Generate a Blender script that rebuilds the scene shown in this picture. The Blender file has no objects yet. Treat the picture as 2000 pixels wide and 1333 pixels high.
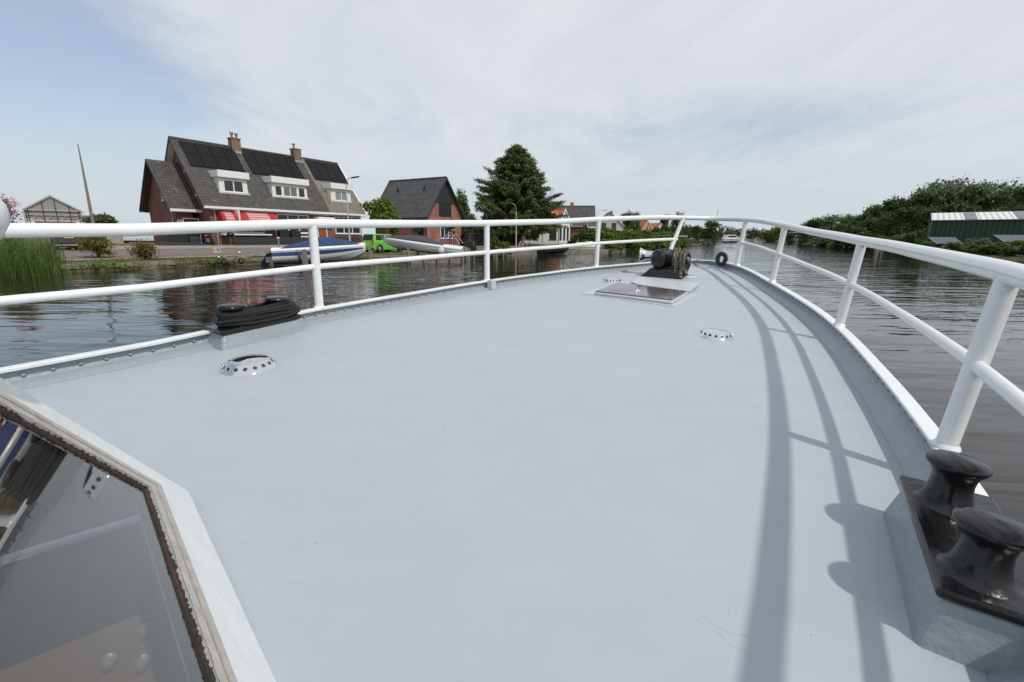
import bpy, bmesh, math, random
import numpy as np
from mathutils import Vector, Matrix
R = math.radians
# ---------------------------------------------------------------- camera model
EYE = 1.8
FPX = 889.0
TH = R(12.93); ROLL = R(0.45)
ct, st = math.cos(TH), math.sin(TH)
cr, sr = math.cos(ROLL), math.sin(ROLL)
scene = bpy.context.scene
cam = bpy.data.cameras.new('camera')
cam.sensor_width = 36.0
cam.lens = FPX / 2000 * 36
cam.clip_start = 0.02
cam.clip_end = 6000
camo = bpy.data.objects.new('camera', cam)
scene.collection.objects.link(camo)
camo.matrix_world = Matrix.Translation((0, 0, EYE)) @ Matrix.Rotation(R(90) - TH, 4, 'X') @ Matrix.Rotation(ROLL, 4, 'Z')
scene.camera = camo
# ---------------------------------------------------------------- sun and sky
SUN_EL = R(51.5); SUN_AZ = (0.766, -0.643)        # the sun stands behind the camera to the right
sun = bpy.data.lights.new('sun', 'SUN'); sun.energy = 2.45; sun.angle = R(1.5); sun.color = (1.0, 0.955, 0.89)
suno = bpy.data.objects.new('sun', sun); scene.collection.objects.link(suno)
sd = Vector((SUN_AZ[0] * math.cos(SUN_EL), SUN_AZ[1] * math.cos(SUN_EL), math.sin(SUN_EL)))
suno.rotation_euler = sd.to_track_quat('Z', 'Y').to_euler()
world = bpy.data.worlds.new('World'); scene.world = world; world.use_nodes = True
def build_world():
    nt = world.node_tree; nt.nodes.clear(); N = nt.nodes.new; Lk = nt.links.new
    out = N('ShaderNodeOutputWorld')
    sky = N('ShaderNodeTexSky'); sky.sky_type = 'NISHITA'; sky.sun_disc = False
    sky.sun_elevation = SUN_EL; sky.sun_rotation = math.atan2(SUN_AZ[0], SUN_AZ[1])
    sky.air_density = 1.1; sky.dust_density = 1.6; sky.ozone_density = 1.5
    bg = N('ShaderNodeBackground'); bg.inputs[1].default_value = 0.135; Lk(sky.outputs[0], bg.inputs[0])
    tc = N('ShaderNodeTexCoord'); sep = N('ShaderNodeSeparateXYZ'); Lk(tc.outputs['Generated'], sep.inputs[0])
    def math_(op, a, b=None, c=None):
        m = N('ShaderNodeMath'); m.operation = op
        for i, v in enumerate((a, b, c)):
            if v is None: continue
            if isinstance(v, (int, float)): m.inputs[i].default_value = v
            else: Lk(v, m.inputs[i])
        return m.outputs[0]
    zz = math_('MAXIMUM', sep.outputs[2], 0.0)
    zd = math_('ADD', zz, 0.10)
    cx = math_('DIVIDE', sep.outputs[0], zd); cy = math_('DIVIDE', sep.outputs[1], zd)
    comb = N('ShaderNodeCombineXYZ'); Lk(cx, comb.inputs[0]); Lk(cy, comb.inputs[1])
    def noise(scale, det, rough, dist, loc, rot=0.5, sc=(1, 1, 1)):
        mp = N('ShaderNodeMapping'); mp.inputs['Location'].default_value = loc
        mp.inputs['Rotation'].default_value = (0, 0, rot); mp.inputs['Scale'].default_value = sc
        Lk(comb.outputs[0], mp.inputs[0])
        n = N('ShaderNodeTexNoise'); n.inputs['Scale'].default_value = scale; n.inputs['Detail'].default_value = det
        n.inputs['Roughness'].default_value = rough; n.inputs['Distortion'].default_value = dist
        Lk(mp.outputs[0], n.inputs[0]); return n.outputs[0]
    n1 = noise(0.34, 9, 0.62, 0.3, (3.1, 1.2, 0), 0.6, (1, 0.6, 1))
    n2 = noise(1.6, 8, 0.68, 0.8, (0.4, 5.2, 2), 0.9, (1, 0.5, 1))
    n3 = noise(0.16, 4, 0.5, 0.2, (9.0, 2.0, 4), 0.2)
    a = math_('MULTIPLY', n1, 0.62); b = math_('MULTIPLY', n2, 0.17); s = math_('ADD', a, b)
    s = math_('ADD', s, math_('MULTIPLY', n3, 0.35))
    # cloud sheet thins out to the left, near the horizon and towards open blue gaps
    left = math_('MULTIPLY', sep.outputs[0], -1.0)
    left = math_('SUBTRACT', left, 0.42); left = math_('MAXIMUM', left, 0.0)
    s = math_('SUBTRACT', s, math_('MULTIPLY', left, 1.15))
    el = math_('SUBTRACT', sep.outputs[2], 0.20); el = math_('ABSOLUTE', el)
    hz = math_('SUBTRACT', 0.16, el); hz = math_('MAXIMUM', hz, 0.0)
    s = math_('SUBTRACT', s, math_('MULTIPLY', hz, 0.75))
    cover = N('ShaderNodeMapRange'); cover.interpolation_type = 'SMOOTHSTEP'
    cover.inputs[1].default_value = 0.24; cover.inputs[2].default_value = 0.47
    cover.inputs[3].default_value = 0.30; cover.inputs[4].default_value = 0.97
    Lk(s, cover.inputs[0])
    cc = N('ShaderNodeMapRange'); cc.inputs[1].default_value = 0.38; cc.inputs[2].default_value = 0.64
    Lk(math_('ADD', math_('MULTIPLY', n1, 0.5), math_('MULTIPLY', n2, 0.5)), cc.inputs[0])
    mixc = N('ShaderNodeMixRGB'); mixc.inputs[1].default_value = (0.64, 0.685, 0.75, 1); mixc.inputs[2].default_value = (0.78, 0.80, 0.835, 1)
    Lk(cc.outputs[0], mixc.inputs[0])
    bgc = N('ShaderNodeBackground'); Lk(mixc.outputs[0], bgc.inputs[0]); bgc.inputs[1].default_value = 1.0
    mx = N('ShaderNodeMixShader'); Lk(cover.outputs[0], mx.inputs[0]); Lk(bg.outputs[0], mx.inputs[1]); Lk(bgc.outputs[0], mx.inputs[2])
    # pale veil along the horizon
    veil = N('ShaderNodeMapRange'); veil.interpolation_type = 'SMOOTHSTEP'
    veil.inputs[1].default_value = 0.0; veil.inputs[2].default_value = 0.22; veil.inputs[3].default_value = 0.85; veil.inputs[4].default_value = 0.0
    Lk(zz, veil.inputs[0])
    bgh = N('ShaderNodeBackground'); bgh.inputs[0].default_value = (0.59, 0.665, 0.72, 1)
    mx2 = N('ShaderNodeMixShader'); Lk(veil.outputs[0], mx2.inputs[0]); Lk(mx.outputs[0], mx2.inputs[1]); Lk(bgh.outputs[0], mx2.inputs[2])
    Lk(mx2.outputs[0], out.inputs[0])
build_world()
scene.view_settings.view_transform = 'Standard'; scene.view_settings.look = 'None'
scene.view_settings.exposure = 0.0; scene.view_settings.gamma = 1.0
scene.cycles.max_bounces = 8; scene.cycles.transparent_max_bounces = 16
scene.cycles.use_denoising = True
scene.cycles.caustics_reflective = False; scene.cycles.caustics_refractive = False

# ---------------------------------------------------------------- measuring helpers (used only to lay the place out)
def ray(px, py):
    a = px - 1000; b = py - 666.5
    a, b = a * cr + b * sr, -a * sr + b * cr
    return (a, FPX * ct - b * st, -(FPX * st + b * ct))
def proj(x, y, z):
    z -= EYE
    zc = y * ct - z * st; v = -z * ct - y * st
    a = x / zc * FPX; b = v / zc * FPX
    return (a * cr - b * sr + 1000, a * sr + b * cr + 666.5)
def at(px, y, z):
    x = (px - 1000) / FPX * (y * ct - (z - EYE) * st)
    for _ in range(4):
        x += (px - proj(x, y, z)[0]) / FPX * (y * ct - (z - EYE) * st)
    return Vector((x, y, z))
def onz(px, py, z):
    d = ray(px, py); t = (z - EYE) / d[2]; return Vector((d[0] * t, d[1] * t, z))
HS, HC = math.sin(R(32)), math.cos(R(32))
def sl(x, y): return (HS * x + HC * y, HC * x - HS * y)
KN = [(-5, .66), (-1, .68), (0, .67), (1, .65), (2, .592), (3, .565), (4, .53), (5, .475), (5.7, .425), (6.4, .385), (7, .35), (7.5, .33), (9, .3)]
def base_(s):
    if s <= KN[0][0]: return KN[0][1]
    for (a, b), (c, d) in zip(KN, KN[1:]):
        if s <= c:
            u = (s - a) / (c - a); return b + (d - b) * u
    return KN[-1][1]
def topz(x, y):
    s, l = sl(x, y); return EYE - (base_(s) + .046 * (l + 1.25))
def deckz(x, y):
    s, l = sl(x, y); u = max(-1, min(1, (l + 1.25) / 1.7))
    return topz(x, y) - .11 - .02 * u + .018 * (1 - u * u)
def hit(px, py, fn=deckz, off=0.0):
    d = ray(px, py); t = .6 / -d[2]
    for _ in range(70):
        z = fn(d[0] * t, d[1] * t) + off
        t = .5 * t + .5 * (z - EYE) / d[2]
    return Vector((d[0] * t, d[1] * t, EYE + d[2] * t))
def xy(s, l): return Vector((HS * s + HC * l, HC * s - HS * l, 0))
def BT(s, l, h=0.0):
    p = xy(s, l); p.z = topz(p.x, p.y) + h; return p
def BD(s, l, h=0.0):
    p = xy(s, l); p.z = deckz(p.x, p.y) + h; return p

# ---------------------------------------------------------------- object helpers
OFF = {}
def link(o): scene.collection.objects.link(o); return o
def tag(o, label=None, cat=None, group=None, kind=None):
    if label: o['label'] = label
    if cat: o['category'] = cat
    if group: o['group'] = group
    if kind: o['kind'] = kind
    return o
def root(name, label, cat, loc=(0, 0, 0), rz=0.0, group=None, local=False):
    """Empty at the base of a thing. local=True: its parts are given in the thing's own frame, z counted in the world."""
    o = bpy.data.objects.new(name, None); link(o); o.empty_display_size = .3
    o.location = loc; o.rotation_euler = (0, 0, rz)
    OFF[o] = Vector((0, 0, loc[2])) if local else Vector(loc)
    return tag(o, label, cat, group)
def copy_tree(o, parent=None):
    c = o.copy(); link(c)
    if parent is not None: c.parent = parent
    for ch in list(o.children): copy_tree(ch, c)
    return c
class MB:
    def __init__(s): s.v = []; s.f = []; s.sm = []; s.mi = []
    def add(s, vs, fs, smooth=False, mi=0):
        n = len(s.v); s.v += [tuple(v) for v in vs]
        s.f += [tuple(i + n for i in f) for f in fs]; s.sm += [smooth] * len(fs); s.mi += [mi] * len(fs); return s
    def box(s, x0, x1, y0, y1, z0, z1, mi=0):
        vs = [(x0, y0, z0), (x1, y0, z0), (x1, y1, z0), (x0, y1, z0), (x0, y0, z1), (x1, y0, z1), (x1, y1, z1), (x0, y1, z1)]
        return s.add(vs, [(0, 3, 2, 1), (4, 5, 6, 7), (0, 1, 5, 4), (1, 2, 6, 5), (2, 3, 7, 6), (3, 0, 4, 7)], False, mi)
    def obox(s, c, ax, ay, az, mi=0):
        """box from a centre and three half-axis vectors"""
        c = Vector(c); ax = Vector(ax); ay = Vector(ay); az = Vector(az)
        vs = [c + sx * ax + sy * ay + sz * az for sz in (-1, 1) for sx, sy in ((-1, -1), (1, -1), (1, 1), (-1, 1))]
        return s.add(vs, [(0, 3, 2, 1), (4, 5, 6, 7), (0, 1, 5, 4), (1, 2, 6, 5), (2, 3, 7, 6), (3, 0, 4, 7)], False, mi)
    def bar(s, a, b, w, h=None, up=(0, 0, 1)):
        a = Vector(a); b = Vector(b); d = (b - a); L = d.length; d.normalize()
        sd_ = d.cross(Vector(up))
        if sd_.length < 1e-4: sd_ = d.cross(Vector((1, 0, 0)))
        sd_.normalize(); u = sd_.cross(d)
        return s.obox((a + b) / 2, sd_ * w / 2, d * L / 2, u * (h or w) / 2)
    def tube(s, pts, r, n=12, closed=False, caps=True, smooth=True):
        pts = [Vector(p) for p in pts]; m = len(pts)
        rr = r if isinstance(r, (list, tuple)) else [r] * m
        vs = []; prev = None
        for i, p in enumerate(pts):
            if closed: t = pts[(i + 1) % m] - pts[i - 1]
            else: t = pts[min(i + 1, m - 1)] - pts[max(i - 1, 0)]
            if t.length < 1e-9: t = Vector((0, 0, 1))
            t.normalize()
            if prev is None:
                x = t.cross(Vector((0, 0, 1)))
                if x.length < 1e-3: x = t.cross(Vector((1, 0, 0)))
            else:
                x = prev - t * prev.dot(t)
            x.normalize(); prev = x; y = t.cross(x)
            for k in range(n):
                a = 2 * math.pi * k / n
                vs.append(p + (x * math.cos(a) + y * math.sin(a)) * rr[i])
        fs = []
        for i in range(m if closed else m - 1):
            j = (i + 1) % m
            for k in range(n):
                k2 = (k + 1) % n; fs.append((i * n + k, i * n + k2, j * n + k2, j * n + k))
        s.add(vs, fs, smooth)
        if caps and not closed:
            s.add(vs[:n], [tuple(range(n))[::-1]]); s.add(vs[-n:], [tuple(range(n))])
        return s
    def lathe(s, prof, o, ax=(0, 0, 1), n=28, smooth=True):
        """prof: list of (radius, height along ax)"""
        o = Vector(o); ax = Vector(ax).normalized()
        x = ax.cross(Vector((0, 0, 1)))
        if x.length < 1e-3: x = Vector((1, 0, 0))
        x.normalize(); y = ax.cross(x); vs = []
        for r, h in prof:
            for k in range(n):
                a = 2 * math.pi * k / n; vs.append(o + ax * h + (x * math.cos(a) + y * math.sin(a)) * r)
        fs = [(i * n + k, i * n + (k + 1) % n, (i + 1) * n + (k + 1) % n, (i + 1) * n + k) for i in range(len(prof) - 1) for k in range(n)]
        return s.add(vs, fs, smooth)
    def sweep(s, path, prof, frame, closed=False, smooth=False):
        """path: positions, frame(i)->(side, up) ; prof: list of (side, up) offsets"""
        m = len(prof); vs = []
        for i, p in enumerate(path):
            sd_, up = frame(i)
            for a, b in prof: vs.append(Vector(p) + sd_ * a + up * b)
        fs = []
        for i in range(len(path) - 1):
            for k in range(m - 1): fs.append((i * m + k, i * m + k + 1, (i + 1) * m + k + 1, (i + 1) * m + k))
        return s.add(vs, fs, smooth)
    def poly(s, pts): return s.add(pts, [tuple(range(len(pts)))])
    def prism(s, pts, vec, mi=0):
        """flat polygon pts extruded by vec"""
        n = len(pts); vec = Vector(vec); a = [Vector(p) for p in pts]; b = [p + vec for p in a]
        return s.add(a + b, [tuple(range(n))[::-1], tuple(range(n, 2 * n))] + [(i, (i + 1) % n, n + (i + 1) % n, n + i) for i in range(n)], False, mi)
    def build(s, name, mat, parent=None, bevel=0.0, label=None, loc=None, auto=True, seg=2):
        me = bpy.data.meshes.new(name)
        off = OFF.get(parent, Vector((0, 0, 0))) if parent is not None else (Vector(loc) if loc is not None else Vector((0, 0, 0)))
        vs = [(v[0] - off.x, v[1] - off.y, v[2] - off.z) for v in s.v]
        me.from_pydata(vs, [], s.f)
        for m in (mat if isinstance(mat, (list, tuple)) else [mat]): me.materials.append(m)
        me.polygons.foreach_set('use_smooth', s.sm)
        if any(s.mi): me.polygons.foreach_set('material_index', s.mi)
        if auto:
            bm = bmesh.new(); bm.from_mesh(me); bmesh.ops.recalc_face_normals(bm, faces=bm.faces); bm.to_mesh(me); bm.free()
        me.update()
        o = link(bpy.data.objects.new(name, me))
        if parent is not None: o.parent = parent; OFF[o] = off
        elif loc is not None: o.location = loc
        if bevel:
            b = o.modifiers.new('bevel', 'BEVEL'); b.width = bevel; b.segments = seg; b.limit_method = 'ANGLE'; b.angle_limit = R(40)
        if label: o['label'] = label
        return o
def catmull(P, n=8):
    P = [Vector(p) for p in P]; out = []
    for i in range(len(P) - 1):
        p0 = P[max(i - 1, 0)]; p1 = P[i]; p2 = P[i + 1]; p3 = P[min(i + 2, len(P) - 1)]
        for k in range(n):
            t = k / n; t2 = t * t; t3 = t2 * t
            out.append(0.5 * ((2 * p1) + (-p0 + p2) * t + (2 * p0 - 5 * p1 + 4 * p2 - p3) * t2 + (-p0 + 3 * p1 - 3 * p2 + p3) * t3))
    out.append(P[-1]); return out

# ---------------------------------------------------------------- materials
def mat(name, col, rough=.6, metal=0.0, var=0.0, vscale=6.0, bump=0.0, bscale=30.0, spec=.5, coat=0.0, col2=None, trans=0.0, clearcoat_rough=.1, detail=5):
    m = bpy.data.materials.new(name); m.use_nodes = True; nt = m.node_tree; p = nt.nodes['Principled BSDF']
    c = (*col, 1) if len(col) == 3 else col
    p.inputs['Base Color'].default_value = c; p.inputs['Roughness'].default_value = rough; p.inputs['Metallic'].default_value = metal
    p.inputs['Specular IOR Level'].default_value = spec
    if coat: p.inputs['Coat Weight'].default_value = coat; p.inputs['Coat Roughness'].default_value = clearcoat_rough
    tc = nt.nodes.new('ShaderNodeTexCoord')
    if var or col2:
        n = nt.nodes.new('ShaderNodeTexNoise'); n.inputs['Scale'].default_value = vscale; n.inputs['Detail'].default_value = detail
        n.inputs['Roughness'].default_value = .6
        nt.links.new(tc.outputs['Object'], n.inputs[0])
        mr = nt.nodes.new('ShaderNodeMapRange'); mr.inputs[1].default_value = .3; mr.inputs[2].default_value = .7
        nt.links.new(n.outputs[0], mr.inputs[0])
        mx = nt.nodes.new('ShaderNodeMixRGB'); nt.links.new(mr.outputs[0], mx.inputs[0])
        if col2: mx.inputs[1].default_value = c; mx.inputs[2].default_value = (*col2, 1)
        else:
            mx.inputs[1].default_value = tuple(x * (1 - var) for x in col) + (1,); mx.inputs[2].default_value = tuple(min(1, x * (1 + var)) for x in col) + (1,)
        nt.links.new(mx.outputs[0], p.inputs['Base Color'])
    if bump:
        b = nt.nodes.new('ShaderNodeTexNoise'); b.inputs['Scale'].default_value = bscale; b.inputs['Detail'].default_value = 6
        nt.links.new(tc.outputs['Object'], b.inputs[0])
        bp = nt.nodes.new('ShaderNodeBump'); bp.inputs['Strength'].default_value = min(1, bump); bp.inputs['Distance'].default_value = .02
        nt.links.new(b.outputs[0], bp.inputs['Height']); nt.links.new(bp.outputs[0], p.inputs['Normal'])
    return m
def leafmat(name, cols, rough=.55, trans=.25, patch=1.1):
    m = bpy.data.materials.new(name); m.use_nodes = True; nt = m.node_tree; nt.nodes.clear(); N = nt.nodes.new
    out = N('ShaderNodeOutputMaterial'); p = N('ShaderNodeBsdfPrincipled'); tr = N('ShaderNodeBsdfTranslucent'); mx = N('ShaderNodeMixShader')
    g = N('ShaderNodeNewGeometry'); ra = N('ShaderNodeValToRGB'); e = ra.color_ramp.elements
    tc = N('ShaderNodeTexCoord'); nz = N('ShaderNodeTexNoise'); nz.inputs['Scale'].default_value = patch; nz.inputs['Detail'].default_value = 2
    nt.links.new(tc.outputs['Object'], nz.inputs[0])
    ad = N('ShaderNodeMath'); ad.operation = 'MULTIPLY_ADD'; ad.inputs[1].default_value = .5
    nt.links.new(g.outputs['Random Per Island'], ad.inputs[0])
    sc = N('ShaderNodeMapRange'); sc.inputs[1].default_value = .3; sc.inputs[2].default_value = .7; sc.inputs[4].default_value = .5
    nt.links.new(nz.outputs[0], sc.inputs[0]); nt.links.new(sc.outputs[0], ad.inputs[2])
    e[0].color = (*cols[0], 1); e[1].color = (*cols[-1], 1)
    for i, c in enumerate(cols[1:-1]):
        x = e.new((i + 1) / (len(cols) - 1)); x.color = (*c, 1)
    nt.links.new(ad.outputs[0], ra.inputs[0]); nt.links.new(ra.outputs[0], p.inputs['Base Color']); nt.links.new(ra.outputs[0], tr.inputs[0])
    p.inputs['Roughness'].default_value = rough; p.inputs['Specular IOR Level'].default_value = .35
    mx.inputs[0].default_value = trans; nt.links.new(p.outputs[0], mx.inputs[1]); nt.links.new(tr.outputs[0], mx.inputs[2]); nt.links.new(mx.outputs[0], out.inputs[0])
    return m
def brickmat(name, c1, c2, mortar, scale=1.0, w=.22, h=.065):
    m = bpy.data.materials.new(name); m.use_nodes = True; nt = m.node_tree; p = nt.nodes['Principled BSDF']; N = nt.nodes.new; L = nt.links.new
    tc = N('ShaderNodeTexCoord'); sp = N('ShaderNodeSeparateXYZ'); L(tc.outputs['Object'], sp.inputs[0])
    ad = N('ShaderNodeMath'); L(sp.outputs[0], ad.inputs[0]); L(sp.outputs[1], ad.inputs[1]); cb = N('ShaderNodeCombineXYZ'); L(ad.outputs[0], cb.inputs[0]); L(sp.outputs[2], cb.inputs[1])
    b = N('ShaderNodeTexBrick'); L(cb.outputs[0], b.inputs[0]); b.inputs['Scale'].default_value = 1.0 / scale
    b.inputs['Brick Width'].default_value = w; b.inputs['Row Height'].default_value = h; b.inputs['Mortar Size'].default_value = .008
    b.inputs['Color1'].default_value = (*c1, 1); b.inputs['Color2'].default_value = (*c2, 1); b.inputs['Mortar'].default_value = (*mortar, 1)
    n = N('ShaderNodeTexNoise'); n.inputs['Scale'].default_value = .9; n.inputs['Detail'].default_value = 6; L(tc.outputs['Object'], n.inputs[0])
    mr = N('ShaderNodeMapRange'); mr.inputs[1].default_value = .3; mr.inputs[2].default_value = .7; mr.inputs[3].default_value = .72; mr.inputs[4].default_value = 1.22; L(n.outputs[0], mr.inputs[0])
    mx = N('ShaderNodeMixRGB'); mx.blend_type = 'MULTIPLY'; mx.inputs[0].default_value = 1; L(b.outputs[0], mx.inputs[1]); L(mr.outputs[0], mx.inputs[2])
    L(mx.outputs[0], p.inputs['Base Color']); p.inputs['Roughness'].default_value = .85
    bp = N('ShaderNodeBump'); bp.inputs['Strength'].default_value = .6; bp.inputs['Distance'].default_value = .01; bp.invert = True
    L(b.outputs['Fac'], bp.inputs['Height']); L(bp.outputs[0], p.inputs['Normal'])
    return m
def tilemat(name, c1, c2, along='x', row=.30, colw=.24, lich=None, depth=.06):
    """pantiles: courses counted along the height, columns along the ridge"""
    m = bpy.data.materials.new(name); m.use_nodes = True; nt = m.node_tree; p = nt.nodes['Principled BSDF']; N = nt.nodes.new; L = nt.links.new
    tc = N('ShaderNodeTexCoord'); sp = N('ShaderNodeSeparateXYZ'); L(tc.outputs['Object'], sp.inputs[0])
    def M(op, a, b=None):
        q = N('ShaderNodeMath'); q.operation = op
        for i, v in enumerate((a, b)):
            if v is None: continue
            if isinstance(v, (int, float)): q.inputs[i].default_value = v
            else: L(v, q.inputs[i])
        return q.outputs[0]
    ax = sp.outputs[0 if along == 'x' else 1]
    rz = M('DIVIDE', sp.outputs[2], row * .8); rx = M('DIVIDE', ax, colw)
    saw = M('FRACT', rz); wave = M('ABSOLUTE', M('SINE', M('MULTIPLY', rx, math.pi)))
    hgt = M('ADD', M('MULTIPLY', M('SUBTRACT', 1.0, saw), .6), M('MULTIPLY', wave, .5))
    bp = N('ShaderNodeBump'); bp.inputs['Distance'].default_value = depth; bp.inputs['Strength'].default_value = 1; L(hgt, bp.inputs['Height']); L(bp.outputs[0], p.inputs['Normal'])
    cb = N('ShaderNodeCombineXYZ'); L(M('FLOOR', rx), cb.inputs[0]); L(M('FLOOR', rz), cb.inputs[1])
    wn = N('ShaderNodeTexWhiteNoise'); L(cb.outputs[0], wn.inputs[0])
    n = N('ShaderNodeTexNoise'); n.inputs['Scale'].default_value = .7; n.inputs['Detail'].default_value = 7; L(tc.outputs['Object'], n.inputs[0])
    f = M('ADD', M('MULTIPLY', wn.outputs[0], .5), M('MULTIPLY', n.outputs[0], .6))
    mr = N('ShaderNodeMapRange'); mr.inputs[1].default_value = .2; mr.inputs[2].default_value = .95; L(f, mr.inputs[0])
    mx = N('ShaderNodeMixRGB'); L(mr.outputs[0], mx.inputs[0]); mx.inputs[1].default_value = (*c1, 1); mx.inputs[2].default_value = (*c2, 1)
    # the joint under each course has a darker colour
    dk = N('ShaderNodeMapRange'); dk.inputs[1].default_value = 0.0; dk.inputs[2].default_value = .22; dk.inputs[3].default_value = .35; dk.inputs[4].default_value = 1.0; L(saw, dk.inputs[0])
    m2 = N('ShaderNodeMixRGB'); m2.blend_type = 'MULTIPLY'; m2.inputs[0].default_value = .8; L(mx.outputs[0], m2.inputs[1]); L(dk.outputs[0], m2.inputs[2])
    last = m2.outputs[0]
    if lich:
        ln = N('ShaderNodeTexNoise'); ln.inputs['Scale'].default_value = 2.2; ln.inputs['Detail'].default_value = 8; L(tc.outputs['Object'], ln.inputs[0])
        lr = N('ShaderNodeMapRange'); lr.inputs[1].default_value = .6; lr.inputs[2].default_value = .75; lr.inputs[4].default_value = .7; L(ln.outputs[0], lr.inputs[0])
        m3 = N('ShaderNodeMixRGB'); L(lr.outputs[0], m3.inputs[0]); L(last, m3.inputs[1]); m3.inputs[2].default_value = (*lich, 1); last = m3.outputs[0]
    L(last, p.inputs['Base Color']); p.inputs['Roughness'].default_value = .7
    return m
def glassmat(name, tint=(.02, .025, .03), rough=.03, ior=1.5, see=0.0):
    m = bpy.data.materials.new(name); m.use_nodes = True; nt = m.node_tree; nt.nodes.clear(); N = nt.nodes.new
    out = N('ShaderNodeOutputMaterial'); fr = N('ShaderNodeFresnel'); fr.inputs[0].default_value = ior
    if see:      # same reflection from both sides of the thin sheet
        f0 = ((ior - 1) / (ior + 1)) ** 2; lw = N('ShaderNodeLayerWeight'); lw.inputs[0].default_value = .5
        pw = N('ShaderNodeMath'); pw.operation = 'POWER'; pw.inputs[1].default_value = 3.4; nt.links.new(lw.outputs['Facing'], pw.inputs[0])
        fr = N('ShaderNodeMath'); fr.operation = 'MULTIPLY_ADD'; fr.inputs[1].default_value = 1 - f0; fr.inputs[2].default_value = f0; nt.links.new(pw.outputs[0], fr.inputs[0])
    gl = N('ShaderNodeBsdfGlossy'); gl.inputs['Roughness'].default_value = rough; gl.inputs[0].default_value = (1, 1, 1, 1)
    if see: a = N('ShaderNodeBsdfTransparent'); a.inputs[0].default_value = (see, see, see * .98, 1)
    else: a = N('ShaderNodeBsdfDiffuse'); a.inputs[0].default_value = (*tint, 1)
    mx = N('ShaderNodeMixShader'); nt.links.new(fr.outputs[0], mx.inputs[0]); nt.links.new(a.outputs[0], mx.inputs[1]); nt.links.new(gl.outputs[0], mx.inputs[2]); nt.links.new(mx.outputs[0], out.inputs[0])
    return m
M = {}
M['white'] = mat('white_paint', (.80, .81, .79), .22, var=.03, vscale=9, bump=.06, bscale=40, coat=.3)
M['white_old'] = mat('white_trim', (.78, .78, .76), .5, var=.05, vscale=3)
M['black_gloss'] = mat('black_enamel', (.009, .009, .010), .22, bump=.16, bscale=40, coat=.25, spec=.35)
M['black'] = mat('black_plastic', (.015, .015, .017), .5, bump=.1)
M['steel'] = mat('polished_steel', (.80, .80, .79), .07, metal=1, bump=.02, bscale=60)
M['galv'] = mat('galvanised_steel', (.36, .36, .35), .45, metal=.8, var=.25, vscale=20, bump=.2, bscale=60)
M['rubber'] = mat('rubber', (.018, .018, .02), .6, bump=.2, bscale=80)
M['wood_grey'] = mat('weathered_wood', (.16, .14, .12), .85, col2=(.27, .24, .20), vscale=5, bump=.5, bscale=25)
M['wood_dark'] = mat('dark_wet_wood', (.045, .035, .028), .7, col2=(.10, .08, .06), vscale=5, bump=.5, bscale=25)
M['anthracite'] = mat('anthracite_paint', (.030, .034, .038), .55, var=.2)
M['pane'] = glassmat('window_glass', (.035, .04, .045))
M['dark_glass'] = glassmat('tinted_glass', (.008, .009, .010))
M['bark'] = mat('bark', (.07, .055, .04), .9, col2=(.14, .12, .10), vscale=8, bump=.8, bscale=18)
M['white_gel'] = mat('white_gelcoat', (.78, .78, .75), .25, var=.04, vscale=3, coat=.4)
M['grey_metal'] = mat('grey_painted_metal', (.42, .44, .46), .45, metal=.3)
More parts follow.
